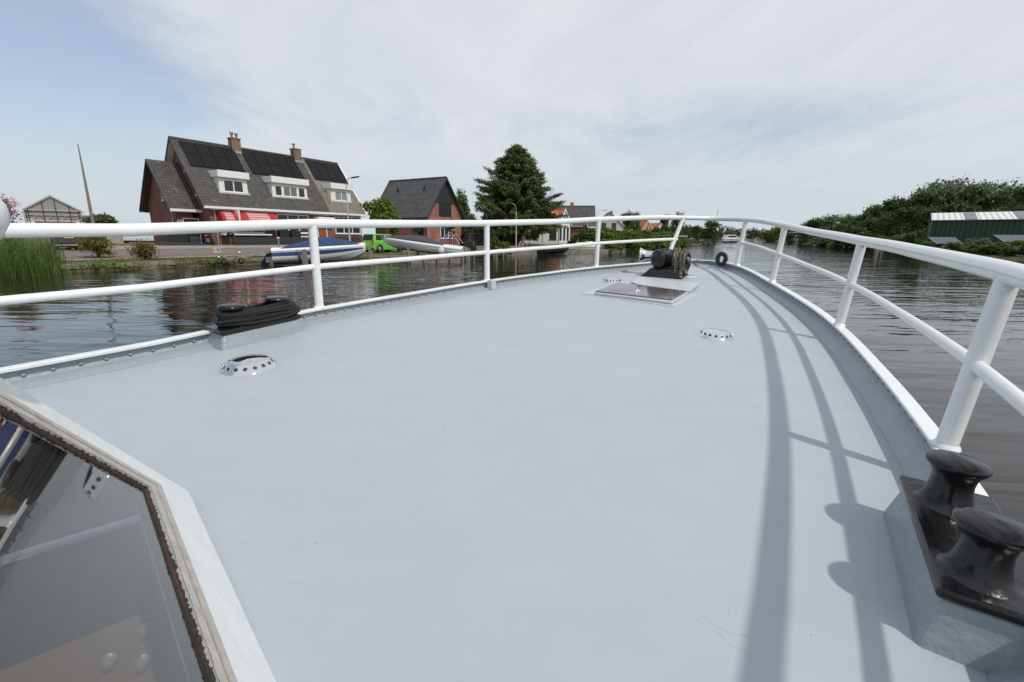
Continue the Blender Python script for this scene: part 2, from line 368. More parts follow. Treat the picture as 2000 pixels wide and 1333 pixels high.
# ================================================================ THE BARGE WE STAND ON
def deckmat():
    m = mat('deck_paint', (.435, .468, .510), .48, spec=.4); nt = m.node_tree; p = nt.nodes['Principled BSDF']; N = nt.nodes.new; L = nt.links.new
    tc = N('ShaderNodeTexCoord')
    def noise(s, d=6, r=.6, dist=0, sc=(1, 1, 1)):
        mp = N('ShaderNodeMapping'); mp.inputs['Scale'].default_value = sc; L(tc.outputs['Object'], mp.inputs[0])
        n = N('ShaderNodeTexNoise'); n.inputs['Scale'].default_value = s; n.inputs['Detail'].default_value = d; n.inputs['Roughness'].default_value = r; n.inputs['Distortion'].default_value = dist
        L(mp.outputs[0], n.inputs[0]); return n.outputs[0]
    def rng(x, a, b, c, d):
        q = N('ShaderNodeMapRange'); q.inputs[1].default_value = a; q.inputs[2].default_value = b; q.inputs[3].default_value = c; q.inputs[4].default_value = d; L(x, q.inputs[0]); return q.outputs[0]
    def mul(c, f):
        q = N('ShaderNodeMixRGB'); q.blend_type = 'MULTIPLY'; q.inputs[0].default_value = 1; L(c, q.inputs[1]); L(f, q.inputs[2]); return q.outputs[0]
    def M(op, a, b):
        q = N('ShaderNodeMath'); q.operation = op
        for i, v in enumerate((a, b)):
            if isinstance(v, (int, float)): q.inputs[i].default_value = v
            else: L(v, q.inputs[i])
        return q.outputs[0]
    base = N('ShaderNodeMixRGB'); L(rng(noise(1.1, 7, .6, .4), .3, .7, 0, 1), base.inputs[0]); base.inputs[1].default_value = (.392, .428, .462, 1); base.inputs[2].default_value = (.408, .444, .476, 1)
    c = mul(base.outputs[0], rng(noise(5, 8, .7), .25, .75, .965, 1.03))
    # roller streaks along the deck
    c = mul(c, rng(noise(2.2, 5, .6, .2, (.6, 3.2, 1)), .35, .75, 1.0, .965))
    # worn scuffs
    sc = M('MULTIPLY', rng(noise(2.4, 3, .5), .58, .72, 0, 1), rng(noise(38, 4, .7, 2.5, (1, .25, 1)), .60, .70, 0, 1))
    c = mul(c, rng(sc, 0, 1, 1, .74))
    # hairline cracks in the paint
    v = N('ShaderNodeTexVoronoi'); v.feature = 'DISTANCE_TO_EDGE'; v.inputs['Scale'].default_value = 1.7
    wp = N('ShaderNodeMixRGB'); wp.inputs[0].default_value = .16; L(tc.outputs['Object'], wp.inputs[1])
    nn = N('ShaderNodeTexNoise'); nn.inputs['Scale'].default_value = 5; nn.inputs['Detail'].default_value = 8; L(tc.outputs['Object'], nn.inputs[0]); L(nn.outputs['Color'], wp.inputs[2]); L(wp.outputs[0], v.inputs[0])
    cr_ = M('MULTIPLY', rng(v.outputs[0], 0, .0035, 1, 0), rng(noise(1.3, 4, .6), .52, .62, 0, 1))
    c = mul(c, rng(cr_, 0, 1, 1, .87))
    # specks of dirt
    sp_ = N('ShaderNodeTexVoronoi'); sp_.inputs['Scale'].default_value = 9; L(tc.outputs['Object'], sp_.inputs[0])
    c = mul(c, rng(sp_.outputs[0], .018, .026, .55, 1))
    L(c, p.inputs['Base Color'])
    b1 = N('ShaderNodeBump'); b1.inputs['Strength'].default_value = .5; b1.inputs['Distance'].default_value = .006; L(noise(3.0, 5, .5), b1.inputs['Height'])
    b2 = N('ShaderNodeBump'); b2.inputs['Strength'].default_value = .22; b2.inputs['Distance'].default_value = .002; L(noise(90, 4, .6), b2.inputs['Height']); L(b1.outputs[0], b2.inputs['Normal'])
    L(b2.outputs[0], p.inputs['Normal']); L(rng(noise(6), .3, .7, .40, .58), p.inputs['Roughness'])
    return m
M['deck'] = deckmat()
M['deck_rough'] = mat('brushed_deck_paint', (.285, .32, .345), .40, var=.035, vscale=5, bump=.6, bscale=16, coat=.12)
M['plate_grey'] = mat('grey_deck_plate', (.46, .495, .52), .42, var=.04, vscale=6, bump=.1, bscale=50)
M['rope'] = mat('black_nylon', (.020, .020, .020), .7)
barge = root('motor_barge', 'grey decked motor barge with white pipe railings the view is taken from', 'boat', (0, 0, 0))

PORT = [(-5, -2.72), (-3.5, -2.84), (-2, -2.89), (-1, -2.91), (0, -2.925), (1, -2.94), (2, -2.93), (2.81, -2.91), (3.94, -2.83), (4.9, -2.60), (5.70, -2.30), (6.5, -1.94), (7.1, -1.66), (7.5, -1.42)]
STBD = [(-5, .30), (-3.5, .40), (-2, .46), (-1, .49), (0, .505), (1, .515), (1.94, .49), (2.9, .42), (3.96, .29), (4.9, .07), (5.85, -.25), (6.6, -.50), (7.2, -.76), (7.5, -.98)]
APEX = (7.64, -1.20)
ctrl = PORT + [APEX] + STBD[::-1]
nseg = 10
edge = [Vector((p.x, p.y, 0)) for p in catmull([(a, b, 0) for a, b in ctrl], nseg)]   # (s,l)
K = len(edge)
path = [BT(e.x, e.y) for e in edge]
def tang(P, i):
    a = P[max(i - 1, 0)]; b = P[min(i + 1, len(P) - 1)]; t = Vector((b.x - a.x, b.y - a.y, 0)); return t.normalized()
def outn(i):
    t = tang(path, i); return Vector((-t.y, t.x, 0))       # path runs port -> bow -> starboard: outside is on its left
frame = lambda i: (outn(i), Vector((0, 0, 1)))
# gunwale cap
mb = MB(); mb.sweep(path, [(-.034, -.016), (-.036, -.003), (-.032, 0), (.020, 0), (.024, -.004), (.024, -.034), (-.004, -.034), (-.006, -.016), (-.034, -.016)], frame)
mb.build('gunwale_cap', M['white'], barge)
# inner bulwark: riveted strip and sloping fillet
mb = MB(); vs = []; fs = []
for i, p in enumerate(path):
    n = outn(i)
    wob = .004 * math.sin(i * .9) + .003 * math.sin(i * 2.3)
    for a, h in ((-.006, -.015), (-.008, -.062), (-.014, -.066)): vs.append(p + n * a + Vector((0, 0, h)))
    q = p + n * (-.078 + wob); vs.append(Vector((q.x, q.y, deckz(q.x, q.y) + .012)))
    q = p + n * (-.092 + wob); vs.append(Vector((q.x, q.y, deckz(q.x, q.y) + .001)))
for i in range(K - 1):
    for k in range(4): fs.append((i * 5 + k, i * 5 + k + 1, (i + 1) * 5 + k + 1, (i + 1) * 5 + k))
mb.add(vs, fs, True); mb.build('bulwark', M['deck_rough'], barge)
# rivets
mb = MB(); acc = 0
for i in range(1, K):
    seg = (path[i] - path[i - 1]).length; acc += seg
    if acc > .056:
        acc = 0; n = outn(i)
        mb.lathe([(.0115, -.001), (.010, .006), (.006, .0095), (0.0004, .0105)], path[i] - n * .0070 + Vector((0, 0, -.044)), -n, 8)
mb.build('rivet_strip', M['deck_rough'], barge)
# hull
mb = MB(); mb.sweep(path, [(.026, -.03), (.045, -.06), (.045, -.10), (.02, -.12), (-.02, -.7), (-.10, -1.15), (-.22, -1.5)], frame, smooth=True)
mb.build('hull', M['white_old'], barge)
mb = MB(); a, b = path[0], path[-1]; mb.prism([a + Vector((0, 0, -.02)), b + Vector((0, 0, -.02)), b + Vector((0, 0, -1.5)), a + Vector((0, 0, -1.5))], Vector((-HS * .03, -HC * .03, 0))); mb.build('transom', M['white_old'], barge)
# cabin window plane (a sloping pane to the left of where we stand)
NW = Vector((.650, .565, .508)).normalized(); DW = -.30
def onw(px, py, back=0.0):
    d = Vector(ray(px, py)); t = (DW - back) / NW.dot(d); return d * t + Vector((0, 0, EYE))
O2 = onw(368, 960); O1 = O2 + (onw(0, 737) - O2) * 1.9; O3 = O2 + (onw(540, 1333) - O2) * 1.55
# deck sheet, with an opening where the cabin goes down through it
half = K // 2
vs = []; fs = []; J = 18
for i in range(half + 1):
    a, b = path[i] - outn(i) * .07, path[K - 1 - i] - outn(K - 1 - i) * .07
    for j in range(J + 1):
        q = a.lerp(b, j / J); vs.append(Vector((q.x, q.y, deckz(q.x, q.y))))
for i in range(half):
    for j in range(J): fs.append((i * (J + 1) + j, i * (J + 1) + j + 1, (i + 1) * (J + 1) + j + 1, (i + 1) * (J + 1) + j))
mb = MB(); mb.add(vs, fs, True); dk = mb.build('deck', M['deck'], barge)
nh = Vector((NW.x, NW.y, 0)).normalized()
bd = Vector((O3.x - O2.x, O3.y - O2.y, 0)).normalized()
c2, c3 = O2 + bd * .03 - nh * .02, O3 - bd * .03 - nh * .02
foot = [c2, c3, c3 - nh * .62, c2 - nh * .62]
bm = bmesh.new(); bm.from_mesh(dk.data)
for i in range(4):
    a, b = foot[i], foot[(i + 1) % 4]; t = (b - a); t.z = 0; nn = Vector((t.y, -t.x, 0)).normalized()
    bmesh.ops.bisect_plane(bm, geom=bm.verts[:] + bm.edges[:] + bm.faces[:], plane_co=a, plane_no=nn)
def inside(p):
    sgn = []
    for i in range(4):
        a, b = foot[i], foot[(i + 1) % 4]; sgn.append((b.x - a.x) * (p.y - a.y) - (b.y - a.y) * (p.x - a.x))
    return all(s > 0 for s in sgn) or all(s < 0 for s in sgn)
bmesh.ops.delete(bm, geom=[f for f in bm.faces if inside(f.calc_center_median())], context='FACES')
bm.to_mesh(dk.data); bm.free()

# railings -------------------------------------------------------
def lean_h(i):
    s, l = edge[i].x, edge[i].y
    u = max(0, min(1, (l + 1.9) / 1.4)); u = u * u * (3 - 2 * u)
    lean = .05 * u
    h = .590 + .026 * max(0, min(1, (s - 5.2) / 1.4))
    if l > -1.25 and s < 3.2: h -= .012 * min(1, (3.2 - s) / 1.2)
    return lean, h
def railpt(i, f):
    ln, h = lean_h(i); return path[i] + outn(i) * ln * f + Vector((0, 0, h * f))
i0 = next(i for i in range(K) if edge[i].x > -3.4); i1 = K - 1 - i0
rail = tag(bpy.data.objects.new('railing', None)); link(rail); rail.parent = barge; OFF[rail] = Vector((0, 0, 0))
top = [railpt(i, 1.0) for i in range(i0, i1)]
MB().tube(top, .0325, 18).build('top_rail', M['white'], rail)
mid = [railpt(i, .495) for i in range(i0, i1) if edge[i].x < 7.05 and i < half]
mid2 = [railpt(i, .495) for i in range(i0, i1) if edge[i].x < 7.22 and i > half]
def near_i(s, side):
    R_ = range(0, half) if side < 0 else range(half + 1, K)
    return min(R_, key=lambda i: abs(edge[i].x - s))
ports = [-2.1, 0.02, 2.04, 4.0, 5.74, 7.02]; stbds = [-2.1, 0.0, 1.97, 3.97, 5.83, 7.2]
ip = near_i(7.2, -1); is_ = near_i(7.2, 1)
MB().tube([railpt(i, .495) for i in range(i0, ip + 1)], .021, 14).build('mid_rail', M['white'], rail)
MB().tube([railpt(i, .495) for i in range(is_, i1)], .021, 14).build('mid_rail', M['white'], rail)
def interp_i(s, side):
    i = near_i(s, side); return i
for side, lst in ((-1, ports), (1, stbds)):
    for s in lst:
        i = interp_i(s, side)
        # exact point between samples
        k = i + (1 if (edge[i].x < s) == (side < 0) else -1); k = max(0, min(K - 1, k))
        den = edge[k].x - edge[i].x; u = (s - edge[i].x) / den if abs(den) > 1e-6 else 0; u = max(0, min(1, u))
        bot = railpt(i, 0).lerp(railpt(k, 0), u); tp = railpt(i, 1).lerp(railpt(k, 1), u)
        if side < 0 and s > 7: tp = railpt(near_i(7.28, -1), 1)
        d = (tp - bot)
        m_ = MB(); m_.tube([bot - d * .01, bot + d * .5, tp - d * .02], .030, 16)
        m_.lathe([(.040, -.002), (.037, .006), (.031, .014)], bot, d, 16); m_.build('post', M['white'], rail)
stub = hit(1402, 421, lambda x, y: topz(x, y) + .615)
ib = near_i(7.45, -1) + 6
sp0 = railpt(half + 2, 1.0)
MB().tube([sp0 + Vector((0, 0, .01)), sp0 + Vector((.006, .01, .135))], .013, 10).build('flag_socket', M['white'], rail)

# foot bracket beside the second port post
bp_ = BD(3.98, -2.745); MB().obox(bp_ + Vector((0, 0, .05)), Vector((HS, HC, 0)) * .045, Vector((HC, -HS, 0)) * .03, Vector((0, 0, .052))).build('rail_bracket', M['plate_grey'], barge, bevel=.008)

# mooring bollards ------------------------------------------------
AX = Vector((HS, HC, 0)); LX = Vector((HC, -HS, 0))          # along the barge / to starboard
def bollard(name_s, l_in, l_out, s0, s1, stbd):
    sd_ = 1 if stbd else -1
    heel = Vector((0, 0, 0))
    # grey plinth
    top_h = -.012 if stbd else -.006
    zb = -.02
    def P(s, l, h): return BT(s, l, h)
    a0, a1 = s0, s1
    m_ = MB()
    lo, li = l_out, l_in
    bot = [BD(a0 - .03, li - sd_ * .035, zb), BD(a1 + .03, li - sd_ * .035, zb), BD(a1 + .03, lo, zb), BD(a0 - .03, lo, zb)]
    tp = [P(a0, li, top_h), P(a1, li, top_h), P(a1, lo, top_h), P(a0, lo, top_h)]
    m_.add(bot + tp, [(0, 1, 2, 3), (7, 6, 5, 4), (0, 4, 5, 1), (1, 5, 6, 2), (2, 6, 7, 3), (3, 7, 4, 0)])
    pl = m_.build('bollard_plinth', M['deck_rough'], barge, bevel=.014, seg=3)
    bo = link(bpy.data.objects.new('mooring_bollard', None)); bo.parent = barge; OFF[bo] = Vector((0, 0, 0))
    m_ = MB(); e = .012
    q = [P(a0 - e, li - sd_ * e, top_h), P(a1 + e, li - sd_ * e, top_h), P(a1 + e, lo + sd_ * .02, top_h), P(a0 - e, lo + sd_ * .02, top_h)]
    m_.prism([v + Vector((0, 0, .002)) for v in q], (0, 0, .024)); m_.build('base_plate', M['black_gloss'], bo, bevel=.008, seg=3)
    upv = Vector((.046 * HC, -.046 * HS, 1)).normalized()
    cen = []; lm_ = (li + lo) / 2 - (.015 if stbd else 0); q_ = .90 if stbd else 1.0; qb_ = .92
    for k, s in enumerate((a0 + (.090 if stbd else .105), a1 - .095)):
        c = P(s, lm_, top_h + .02); cen.append(c)
        prof = [(.080, 0), (.076, .004), (.064, .010), (.055, .024), (.0495, .044), (.0485, .064), (.051, .080), (.058, .093), (.0675, .101), (.0715, .107), (.0715, .112), (.068, .118), (.052, .123), (.026, .126), (.001, .127)]
        prof = [(r_ * (qb_ if k_i < 5 else q_), h_ * (1.10 if stbd else 1.07)) for k_i, (r_, h_) in enumerate(prof)]
        MB().lathe(prof, c, upv, 36).build('post', M['black_gloss'], bo)
    return cen
SB = bollard('s', .335, .505, 1.16, 1.63, True)
PB = bollard('p', -2.775, -2.945, 1.29, 1.775, False)

# rope coiled round the port bollard
m_ = MB(); rnd = random.Random(5)
c0, c1 = PB; dirv = (c1 - c0).normalized(); sidev = Vector((dirv.y, -dirv.x, 0)).normalized(); midp = (c0 + c1) / 2; hl = (c1 - c0).length / 2
def loop(z, grow, k, shift=0.0, r=.0108, tilt=0.0, dx=0.0):
    pts = []
    for t in range(44):
        a = 2 * math.pi * t / 44; ca, sa = math.cos(a), math.sin(a)
        ex = hl + .058 + grow
        x = math.copysign(abs(ca) ** .62, ca) * ex + shift; y = math.copysign(abs(sa) ** .8, sa) * (.062 + grow)
        zz = z + tilt * x + .005 * math.sin(3 * a + k) + .004 * math.sin(2 * a + 2 * k)
        pts.append(midp + dirv * x + sidev * y + Vector((0, 0, zz + .006)))
    m_.tube(pts, r, 8, closed=True)
for k in range(5):
    loop(.012 + k * .0175, .016 + .010 * (k % 2) - .003 * k + rnd.uniform(-.002, .003), k, .012 if k > 1 else 0, tilt=-.02 + .012 * k)
for k in range(4):
    loop(.012 + k * .018, .034 - .005 * k + rnd.uniform(-.004, .004), k + 7, .045 - .012 * k, tilt=.02 - .02 * k)
# a few turns only round the far post
for k in range(3):
    pts = [c1 + dirv * math.cos(a) * (.095 + .02 * (2 - k)) + sidev * math.sin(a) * .075 + Vector((0, 0, .03 + .02 * k + .01 * math.cos(a))) for a in [2 * math.pi * t / 26 for t in range(26)]]
    m_.tube(pts, .0125, 8, closed=True)
m_.tube(catmull([c0 + Vector((0, 0, .075)) - sidev * .05, midp + Vector((0, 0, .072)) - sidev * .02, c1 + Vector((0, 0, .072)) + sidev * .05], 8), .0125, 8)
ro = m_.build('mooring_rope', M['rope'], None, loc=PB[0])
tag(ro, 'black nylon mooring line wound round the double bollard on the far rail edge', 'rope')
nt = M['rope'].node_tree; tc = nt.nodes.new('ShaderNodeTexCoord'); wv = nt.nodes.new('ShaderNodeTexWave'); wv.inputs['Scale'].default_value = 42; wv.bands_direction = 'DIAGONAL'; wv.inputs['Distortion'].default_value = .5
nt.links.new(tc.outputs['Object'], wv.inputs[0]); bp = nt.nodes.new('ShaderNodeBump'); bp.inputs['Distance'].default_value = .006; nt.links.new(wv.outputs[0], bp.inputs['Height']); nt.links.new(bp.outputs[0], nt.nodes['Principled BSDF'].inputs['Normal'])

# deck ventilators ------------------------------------------------
def vent(px, py, r=.132, h=.040):
    c = hit(px, py); up = Vector((0, 0, 1)); n1 = deckz(c.x + .1, c.y) - c.z; n2 = deckz(c.x, c.y + .1) - c.z
    up = Vector((-n1 * 10, -n2 * 10, 1)).normalized()
    ve = link(bpy.data.objects.new('deck_vent', None)); ve.parent = barge; OFF[ve] = Vector((0, 0, 0))
    prof = [(r, 0), (r * .985, .004), (r * .955, .007), (r * .935, .010), (r * .73, h - .003), (r * .70, h), (r * .40, h + .0025), (.001, h + .005)]
    MB().lathe(prof, c, up, 48).build('cowl', M['steel'], ve)
    x = up.cross(Vector((0, 1, 0))).normalized(); y = up.cross(x)
    ho = MB(); ri = MB()
    for k in range(16):
        a = 2 * math.pi * k / 16; rad = x * math.cos(a) + y * math.sin(a)
        mid_ = c + rad * r * .832 + up * ((h + .007) / 2)
        slope = (up * (h - .013) - rad * r * .205).normalized(); nn = (rad * (h - .013) + up * r * .205).normalized(); tg = rad.cross(up)
        pts = [mid_ + (tg * math.cos(b) + slope * math.sin(b)) * .0108 + nn * .0012 for b in [2 * math.pi * q / 14 for q in range(14)]]
        ho.poly(pts); ri.tube(pts, .0011, 5, closed=True)  # flat black discs on the uncut cowl paint the dark inside of holes
    ho.build('dark_hole_discs', M['black'], ve); ri.build('hole_rims', M['steel'], ve)
vent(486, 717); vent(1397, 657, .122); vent(1195, 550, .12)

# foredeck hatch --------------------------------------------------
ha = link(bpy.data.objects.new('deck_hatch', None)); ha.parent = barge; OFF[ha] = Vector((0, 0, 0))
def quad_slab(m_, pix, z0, z1, off=0.0):
    q = [hit(px, py, off=z1) for px, py in pix]
    m_.prism([v + Vector((0, 0, z0 - z1)) for v in q], (0, 0, z1 - z0))
far_l = (1225, 545)
m_ = MB(); quad_slab(m_, [(1134, 573), (1318, 599), (1362, 575), (1214, 549)], -.004, .008); m_.build('base_plate', M['plate_grey'], ha, bevel=.003)
m_ = MB(); quad_slab(m_, [(1160, 571), (1312, 590), (1344, 571), (1206, 553)], .008, .034); m_.build('coaming', M['plate_grey'], ha, bevel=.01, seg=3)
m_ = MB(); quad_slab(m_, [(1163, 568.5), (1313, 585), (1341, 569), (1206, 551.5)], .036, .046); cov = m_.build('cover', None, ha, bevel=.008, seg=3)
g = mat('smoked_acrylic', (.115, .105, .112), .09, var=.12, vscale=4, coat=.3); cov.data.materials.clear(); cov.data.materials.append(g)
m_ = MB(); quad_slab(m_, [(1228, 553), (1346, 568.5), (1366, 553), (1250, 541)], .010, .040); m_.build('fixed_lid', M['plate_grey'], ha, bevel=.005)
for a, b in (((1233, 552), (1243, 555)), ((1322, 567), (1330, 569))):
    MB().tube([hit(*a, off=.045), hit(*b, off=.045)], .006, 8).build('hinge', M['galv'], ha)

# windlass ---------------------------------------------------------
wl = link(bpy.data.objects.new('windlass', None)); wl.parent = barge; OFF[wl] = Vector((0, 0, 0))
WC = hit(1305, 541); TT = .0071          # metres per photo pixel at the windlass
WU = Vector((0, 0, 1)); WR = Vector((.955, -.297, 0)); WA = Vector((.297, .955, 0))
def WP(px, py, back=0.0):                # a point in the upright plane through the windlass foot
    d = Vector(ray(px, py)); p0 = WC + WA * back - Vector((0, 0, EYE)); t = p0.dot(WA) / d.dot(WA); return d * t + Vector((0, 0, EYE))
m_ = MB(); b0 = WC + Vector((0, 0, -.01))
lo = [b0 + WR * a + WA * b for a, b in ((-.36, -.12), (.17, -.16), (.22, .2), (-.28, .2))]
hi = [b0 + WR * a + WA * b + WU * .125 for a, b in ((-.22, -.08), (.12, -.10), (.15, .12), (-.20, .12))]
m_.add(lo + hi, [(0, 1, 2, 3), (7, 6, 5, 4), (0, 4, 5, 1), (1, 5, 6, 2), (2, 6, 7, 3), (3, 7, 4, 0)]); m_.build('foot', M['black_gloss'], wl, bevel=.012)
m_ = MB(); m_.obox(b0 + WU * .12 + WR * .0 + WA * .02, WR * .15, WA * .08, WU * .035); m_.obox(b0 + WU * .12 + WR * .17 + WA * .02, WR * .03, WA * .06, WU * .10); m_.build('gearbox', M['black_gloss'], wl, bevel=.012)
mc = WP(1282, 506, -.10)
maxis = (WR * .82 + WA * .57).normalized()
prof = [(.001, -.028), (.06, -.027), (.115, -.02), (.132, -.008), (.137, 0), (.137, .03), (.141, .032), (.141, .045), (.135, .047), (.135, .24), (.140, .243), (.140, .262), (.12, .27), (.09, .275), (.085, .36), (.05, .365), (.001, .366)]
prof = [(r_ * .84, h_) for r_, h_ in prof]; m_ = MB(); m_.lathe(prof, mc, maxis, 32)
x = maxis.cross(WU).normalized(); y = maxis.cross(x)
for k in range(10):
    a = 2 * math.pi * k / 10; m_.lathe([(.009, -.01), (.009, .006), (.001, .008)][::-1], mc + (x * math.cos(a) + y * math.sin(a)) * .107 + maxis * .0, maxis, 6)
for k in range(3): m_.obox(mc + maxis * (.09 + .05 * k) + WU * .116, maxis * .006, x * .03, WU * .004)
m_.build('motor', M['black_gloss'], wl)
# polished warping head on the far end of the shaft
hc = WP(1283, 499, .10)
MB().lathe([(.001, .0), (.06, 0), (.062, .01), (.052, .03), (.050, .08), (.058, .13), (.075, .175), (.094, .205), (.096, .212), (.090, .216), (.04, .20), (.001, .20)], hc, -WR, 32).build('warping_head', M['steel'], wl)
MB().tube([WP(1283, 500, .10), WP(1348, 506, .06)], .022, 12).build('shaft', M['steel'], wl)
# chain wheel with brake flanges
gx = (WR * .93 - WA * .38).normalized(); gc = WP(1328, 511, .0)
m_ = MB(); m_.lathe([(.001, -.055), (.10, -.055), (.155, -.05), (.158, -.042), (.10, -.03), (.095, 0), (.10, .03), (.165, .042), (.168, .055), (.11, .06), (.06, .062), (.001, .062)], gc, gx, 36)
M['worn_iron'] = mat('worn_iron_plate', (.05, .043, .038), .45, metal=.4, col2=(.15, .125, .10), vscale=9); m_.build('chain_wheel', mat('dark_worn_iron', (.03, .027, .024), .5, metal=.4, col2=(.10, .08, .065), vscale=12), wl)
m_ = MB(); m_.lathe([(.10, .10), (.13, .095), (.150, .085), (.150, .08), (.09, .08)], gc, gx, 30); m_.lathe([(.001, .13), (.03, .125), (.035, .08), (.001, .08)], gc, gx, 16); m_.build('brake_disc', M['worn_iron'], wl)
# spurling pipe
pc = hit(1340, 541.5)
m_ = MB(); m_.lathe([(.125, -.01), (.125, .022), (.105, .026), (.095, .02), (.092, -.02)], pc, WU, 28); m_.build('chain_pipe', M['plate_grey'], wl)
m_ = MB(); m_.lathe([(.094, .006), (.001, .006)], pc, WU, 24); m_.build('pipe_mouth', M['black'], wl)
# chain
def link_mesh(m_, c, t, side, L=.052, W=.030, r=.0065):
    t = Vector(t).normalized(); side = (Vector(side) - t * Vector(side).dot(t)).normalized()
    pts = []
    for k in range(12):
        a = 2 * math.pi * k / 12; ca, sa = math.cos(a), math.sin(a)
        pts.append(c + t * (ca * W / 2 + math.copysign((L - W) / 2, ca)) + side * sa * W / 2)
    m_.tube(pts, r, 6, closed=True)
def chain(m_, pts, step=.036):
    P = catmull(pts, 12); acc = 0; k = 0; last = P[0]
    for i in range(1, len(P)):
        acc += (P[i] - P[i - 1]).length
        if acc >= step:
            acc -= step; t = (P[i] - P[i - 1]).normalized(); s1 = t.cross(WA)
            if s1.length < .3: s1 = t.cross(WR)
            s1.normalize(); s2 = t.cross(s1)
            link_mesh(m_, P[i], t, (s1 + s2) if k % 2 else (s1 - s2)); k += 1
gy = gx.cross(WU).normalized(); m_ = MB()
for off_, r_ in ((-.02, .118), (.022, .122)):
    arc = [gc + gx * off_ + (WU * math.sin(a) - gy * math.cos(a)) * r_ for a in [R(-35) + i * R(25) for i in range(11)]]
    chain(m_, arc)
l0 = gc + gx * -.05 + gy * .125
for dx, dy in ((-.055, -.13), (-.02, -.10), (.01, -.14)):
    s_ = gc + gx * dx + WA * dy + WU * .06
    chain(m_, [s_, s_ + WU * -.10, s_ + WU * -.20 + WR * .005, Vector((s_.x, s_.y, pc.z + .03))])
s_ = gc + gx * .06 + WA * -.06 + WU * -.08
chain(m_, [s_, s_ + WU * -.05 + WR * .02, Vector((pc.x + .0, pc.y - .02, pc.z + .03))], .036)
ch = m_.build('anchor_chain', mat('rusty_galvanised_chain', (.20, .17, .14), .5, metal=.6, col2=(.40, .37, .33), vscale=40), None, loc=gc)
tag(ch, 'galvanised anchor chain looped over the windlass wheel and dropping into its deck pipe', 'chain')

# rubber ring fender slung over the bow
fc = hit(1405, 513, topz) + Vector((.05, .05, .050)); m_ = MB()
pts = [fc + (WR * math.cos(a) * .056 + WU * math.sin(a) * .075) for a in [2 * math.pi * k / 30 for k in range(30)]]
m_.tube(pts, .030, 14, closed=True)
for k in range(30):
    if k % 3 == 0:
        m_.tube([pts[k] + (WR * math.cos(b) * .0 + WA * math.cos(b) * .0335 + ((pts[k] - fc).normalized()) * math.sin(b) * .0335) for b in [2 * math.pi * q / 10 for q in range(10)]], .0022, 4, closed=True)
fe = m_.build('ring_fender', M['rubber'], None, loc=fc)
tag(fe, 'black rubber ring fender hooked over the starboard bow edge', 'fender')

# cabin with the sloping pane --------------------------------------
cab = link(bpy.data.objects.new('cabin_window', None)); cab.parent = barge; OFF[cab] = Vector((0, 0, 0))
e1 = (O3 - O2); e2 = (O1 - O2)
def off_poly(d, sc=1.0):
    """the parallelogram O2,O3,O4,O1 inset inside the pane's plane: d = None gives the outline, else metres inside the black line"""
    sn = e1.normalized().cross(e2.normalized()).length
    dl, du = (0, 0) if d is None else (.137 + d * sc, .082 + d * sc)
    a, b = du / sn / e1.length, dl / sn / e2.length
    c = lambda p, q: O2 + e1 * p + e2 * q
    return [c(a, b), c(1 - a, b), c(1 - a, 1 - b), c(a, 1 - b)]
def ringp(m_, A, B, h0, h1, ha=None):
    """frame between outline A and outline B, from height h0 to h1 along the pane's normal"""
    for i in range(4):
        j = (i + 1) % 4
        a0, a1, b0, b1 = A[i], A[j], B[i], B[j]
        vs = [a0 + NW * h0, a1 + NW * h0, b1 + NW * h0, b0 + NW * h0, a0 + NW * h1, a1 + NW * h1, b1 + NW * h1, b0 + NW * h1]
        m_.add(vs, [(0, 3, 2, 1), (4, 5, 6, 7), (0, 1, 5, 4), (2, 3, 7, 6)])
P0 = off_poly(None); d1 = 0.0
P1 = off_poly(0); P2 = off_poly(.005)
m_ = MB(); ringp(m_, P0, P1, -.03, 0.0); m_.build('surround', mat('thick_white_paint', (.74, .76, .75), .4, var=.03, vscale=8, bump=.25, bscale=14, coat=.15), cab)
m_ = MB(); ringp(m_, P1, P2, -.03, .003); m_.build('gasket', M['rubber'], cab)
prof_m = mat('worn_metal_channel', (.55, .54, .51), .45, metal=.2, col2=(.42, .39, .34), vscale=30, bump=.3)
m_ = MB(); ringp(m_, P2, off_poly(.021), -.03, .006); ringp(m_, off_poly(.029), off_poly(.0545), -.03, .005)
m_.build('channel_frame', prof_m, cab)
m_ = MB(); ringp(m_, off_poly(.0205), off_poly(.0295), -.03, .0035); m_.build('rusty_groove', mat('rust_stain', (.34, .22, .12), .8, col2=(.45, .40, .33), vscale=18), cab)
# crumbling sealant: both edges ragged
m_ = MB(); rn = random.Random(8); A_, B_ = off_poly(.0525), off_poly(.0605)
for i in range(4):
    j = (i + 1) % 4; n_ = 150; vs = []; w_in = (B_[i] - A_[i])
    for k in range(n_ + 1):
        u = k / n_; a = A_[i].lerp(A_[j], u); b = B_[i].lerp(B_[j], u); dd = (b - a)
        vs += [a + dd * rn.uniform(-.42, .2) + NW * .0056, b + dd * rn.uniform(-.05, .12) - NW * .006]
    m_.add(vs, [(2 * k, 2 * k + 1, 2 * k + 3, 2 * k + 2) for k in range(n_)])
m_.build('sealant', mat('crumbling_black_sealant', (.016, .015, .014), .7, col2=(.04, .035, .03), vscale=40, bump=.9, bscale=60), cab)
m_ = MB(); ringp(m_, off_poly(.0590), off_poly(.0615), -.02, -.001); m_.build('rust_edge', mat('rust', (.17, .05, .02), .9, col2=(.02, .017, .015), vscale=9), cab)
m_ = MB(); ringp(m_, off_poly(.0612), off_poly(.067), -.02, -.003); m_.build('inner_gasket', M['rubber'], cab)
Pg = off_poly(.05)
m_ = MB(); m_.poly([p - NW * .004 for p in Pg]); m_.build('pane', glassmat('cabin_glass', ior=1.75, see=.66, rough=.012), cab)
